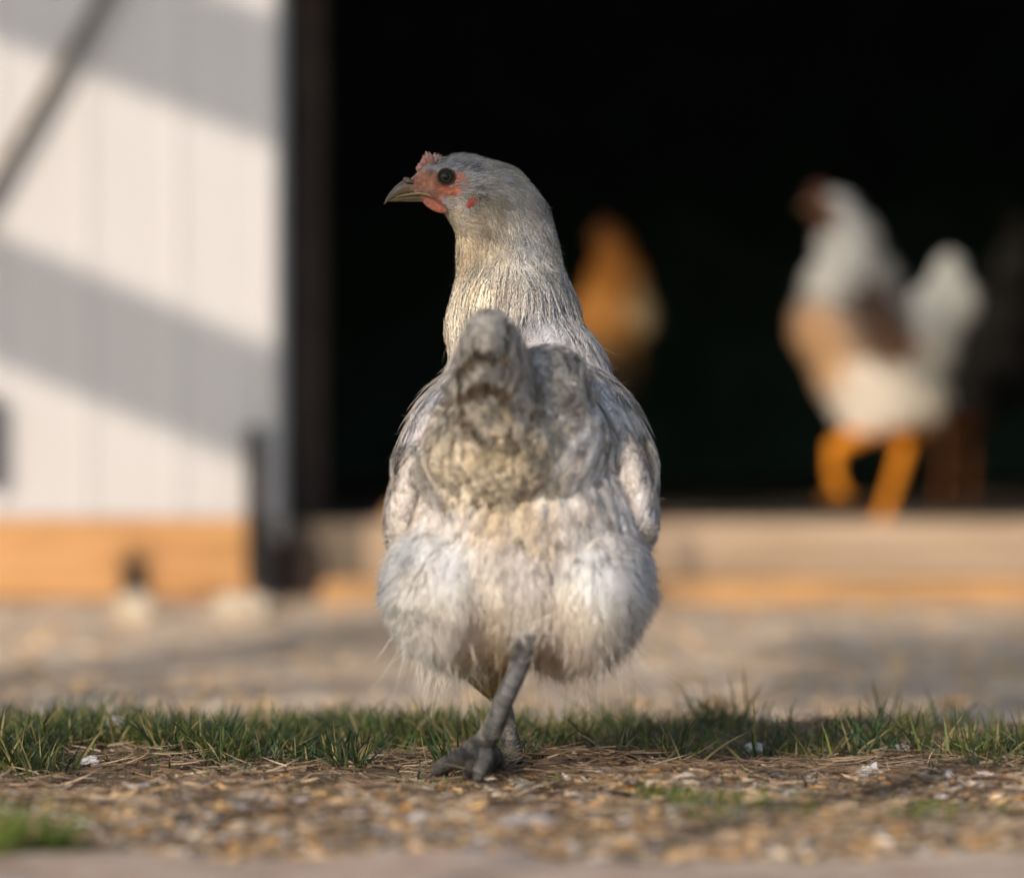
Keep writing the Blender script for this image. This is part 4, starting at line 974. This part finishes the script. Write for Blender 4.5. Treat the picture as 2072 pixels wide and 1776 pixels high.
# ------------------------------------------------------------------ shade casters beside the yard (outside the picture)
def board(a, b, h, th, name, m, parent):
    a = np.array(a, float); b = np.array(b, float); d = nrm(b-a); up = np.array([0, 0, 1.0]); s = nrm(np.cross(d, up))*th/2; u = np.cross(nrm(np.cross(d, up)), d)*-1*h/2
    V = [a-s-u, a+s-u, a+s+u, a-s+u, b-s-u, b+s-u, b+s+u, b-s+u]
    me = bpy.data.meshes.new(name); me.from_pydata([tuple(v) for v in V], [], [(0, 3, 2, 1), (4, 5, 6, 7), (0, 1, 5, 4), (1, 2, 6, 5), (2, 3, 7, 6), (3, 0, 4, 7)])
    return link(name, me, m, parent)
sx, sy_, sz = SUN.x/SUN.y, 1.0, SUN.z/SUN.y
def upstream(p, t): return np.array(p)-np.array([sx, 1.0, sz])*t
fence = empty("shade_boards", tuple(upstream(px(270, 888, 2.46), 2.6)*np.array([1, 1, 0])), "unseen boards added left of the yard to band the barn door with shade", "fence")  # boards added out of view only for the shade bands on the door
def shade_board(l_top, l_bot, r_top, r_bot, Y=2.46, t0=2.6):
    """a board whose shadow band on the door runs between the given picture heights at Dx=0 and Dx=540"""
    phi = math.radians(-62); u = np.array([math.cos(phi), math.sin(phi)])
    def on(p):   # walk upstream to the vertical plane of the boards through A with direction u
        A = upstream(px(270, 700, 2.46), t0)
        # p - s*t ; find t where (p-s t - A) x u = 0
        n2 = np.array([-u[1], u[0]]); t = ((p[:2]-A[:2])@n2)/((np.array([sx, 1.0]))@n2); return upstream(p, t)
    c0 = on(px(-220, (l_top+l_bot)/2-(r_top+r_bot-l_top-l_bot)/2*.4, Y)); c1 = on(px(620, (r_top+r_bot)/2+(r_top+r_bot-l_top-l_bot)/2*.15, Y))
    w_ = abs(on(px(270, (l_bot+r_bot)/2, Y))[2]-on(px(270, (l_top+r_top)/2, Y))[2])
    return board(c0, c1, w_, .02, "board", M_RAIL, fence)
shade_board(-190, 75, 30, 275); shade_board(475, 725, 700, 945)
# woven wire panel close to the hen, just outside the picture on the left
wf_ = empty("wire_fence", (-0.62, -0.70, 0), "thin woven wire fence panel beside the grass, left of the hen", "fence")
A = np.array([-1.02, 0.05, 0]); B = np.array([-0.33, -1.22, 0]); mb = MB()
for z in (.10, .148, .26, .36, .43, .55, .64, .74, .84, .95):
    v, f = tube_mesh([A+[0, 0, z], B+[0, 0, z+.012]], [.0024]*2, 6); mb.add(v, f, (.3, .3, .3))
for k in range(12):
    t = k/11; p = A*(1-t)+B*t; v, f = tube_mesh([p+[0, 0, 0.0], p+[.002, 0, 1.0]], [.0018]*2, 6); mb.add(v, f, (.3, .3, .3))
mb.build("wire_mesh", M_WIRE, wf_)
for p in (A, B):
    v, f = tube_mesh([p+[0, 0, -.02], p+[0, 0, 1.06]], [.012, .011], 10); mb = MB(); mb.add(v, f, (.3, .3, .3)); mb.build("post", M_RAIL, wf_)

# added outside the picture: trunk, limbs and leaves placed to shade yard and hen
shade_tree = empty("shade_tree", (-2.7, -2.9, 0), "unseen leafy shade caster added behind and left of the hen", "shade_tree")
M_BARK = mat("bark", (0.13, 0.10, 0.08), rough=.9, nscale=20, namp=.4, bump=1, bscale=60)
def limb(pts, rad, name): v, f = tube_mesh(pts, rad, 10); mb = MB(); mb.add(v, f, (.1, .1, .1)); return mb.build(name, M_BARK, shade_tree)
limb([(-2.7, -2.9, -.05), (-2.66, -2.86, .6), (-2.72, -2.8, 1.4), (-2.6, -2.75, 2.3), (-2.8, -3.0, 3.4), (-3.1, -3.4, 4.7)], [.13, .10, .09, .075, .055, .03], "trunk")
limb([(-2.66, -2.78, 1.35), (-2.1, -2.5, 1.5), (-1.5, -2.15, 1.42), (-1.0, -1.9, 1.34), (-.5, -1.75, 1.30)], [.045, .035, .022, .012, .006], "limb")
limb([(-2.66, -2.78, 2.1), (-2.2, -2.2, 2.5), (-1.9, -1.6, 2.9)], [.05, .03, .012], "limb")
limb([(-2.7, -2.78, 2.6), (-3.2, -3.1, 3.3), (-3.6, -3.3, 3.9)], [.05, .03, .012], "limb")
def leaves(n, fn, size):
    P = fn(n); a = nrm(RNG.normal(0, 1, (n, 3))); b = nrm(np.cross(a, RNG.normal(0, 1, (n, 3)))); L = RNG.uniform(*size, n)[:, None]
    V = np.stack([P-a*L*.5, P-a*L*.1+b*L*.28, P+a*L*.5, P-a*L*.1-b*L*.28], 1); return V.reshape(-1, 3), (np.arange(n)[:, None, None]*4+np.array([[0, 1, 2], [0, 2, 3]])).reshape(-1, 3), np.repeat(np.array([.06, .11, .03])*RNG.uniform(.6, 1.4, (n, 1)), 4, 0)
mb = MB()
def up_pts(targets, t):   # leaf places whose shade falls on the given spots of the yard
    return targets-np.array([sx, 1.0, sz])*t[:, None]
def g_shade(n):
    y = RNG.uniform(1.05, 1.95, n); x = .22+(y-1.0)*.10+RNG.random(n)*1.0; return up_pts(np.stack([x, y, np.zeros(n)], 1), RNG.uniform(2.9, 3.3, n)+(y-1.3))
mb.add(*leaves(2600, g_shade, (.04, .075)))
def h_shade(n):
    c = RNG.normal(0, 1, (9, 3))*np.array([.07, .0, .10])+np.array([0.0, 0, .27]); k = RNG.integers(0, 9, n)
    return up_pts(c[k]+RNG.normal(0, 1, (n, 3))*np.array([.022, 0, .018]), RNG.uniform(1.7, 1.95, n))
mb.add(*leaves(75, h_shade, (.02, .04)))
def crown(n): return np.array([-3.1, -3.4, 4.6])+RNG.normal(0, 1, (n, 3))*np.array([.55, .45, .45])
mb.add(*leaves(1500, crown, (.05, .09)))
mb.build("crown", M_GRASS, shade_tree, smooth=False)
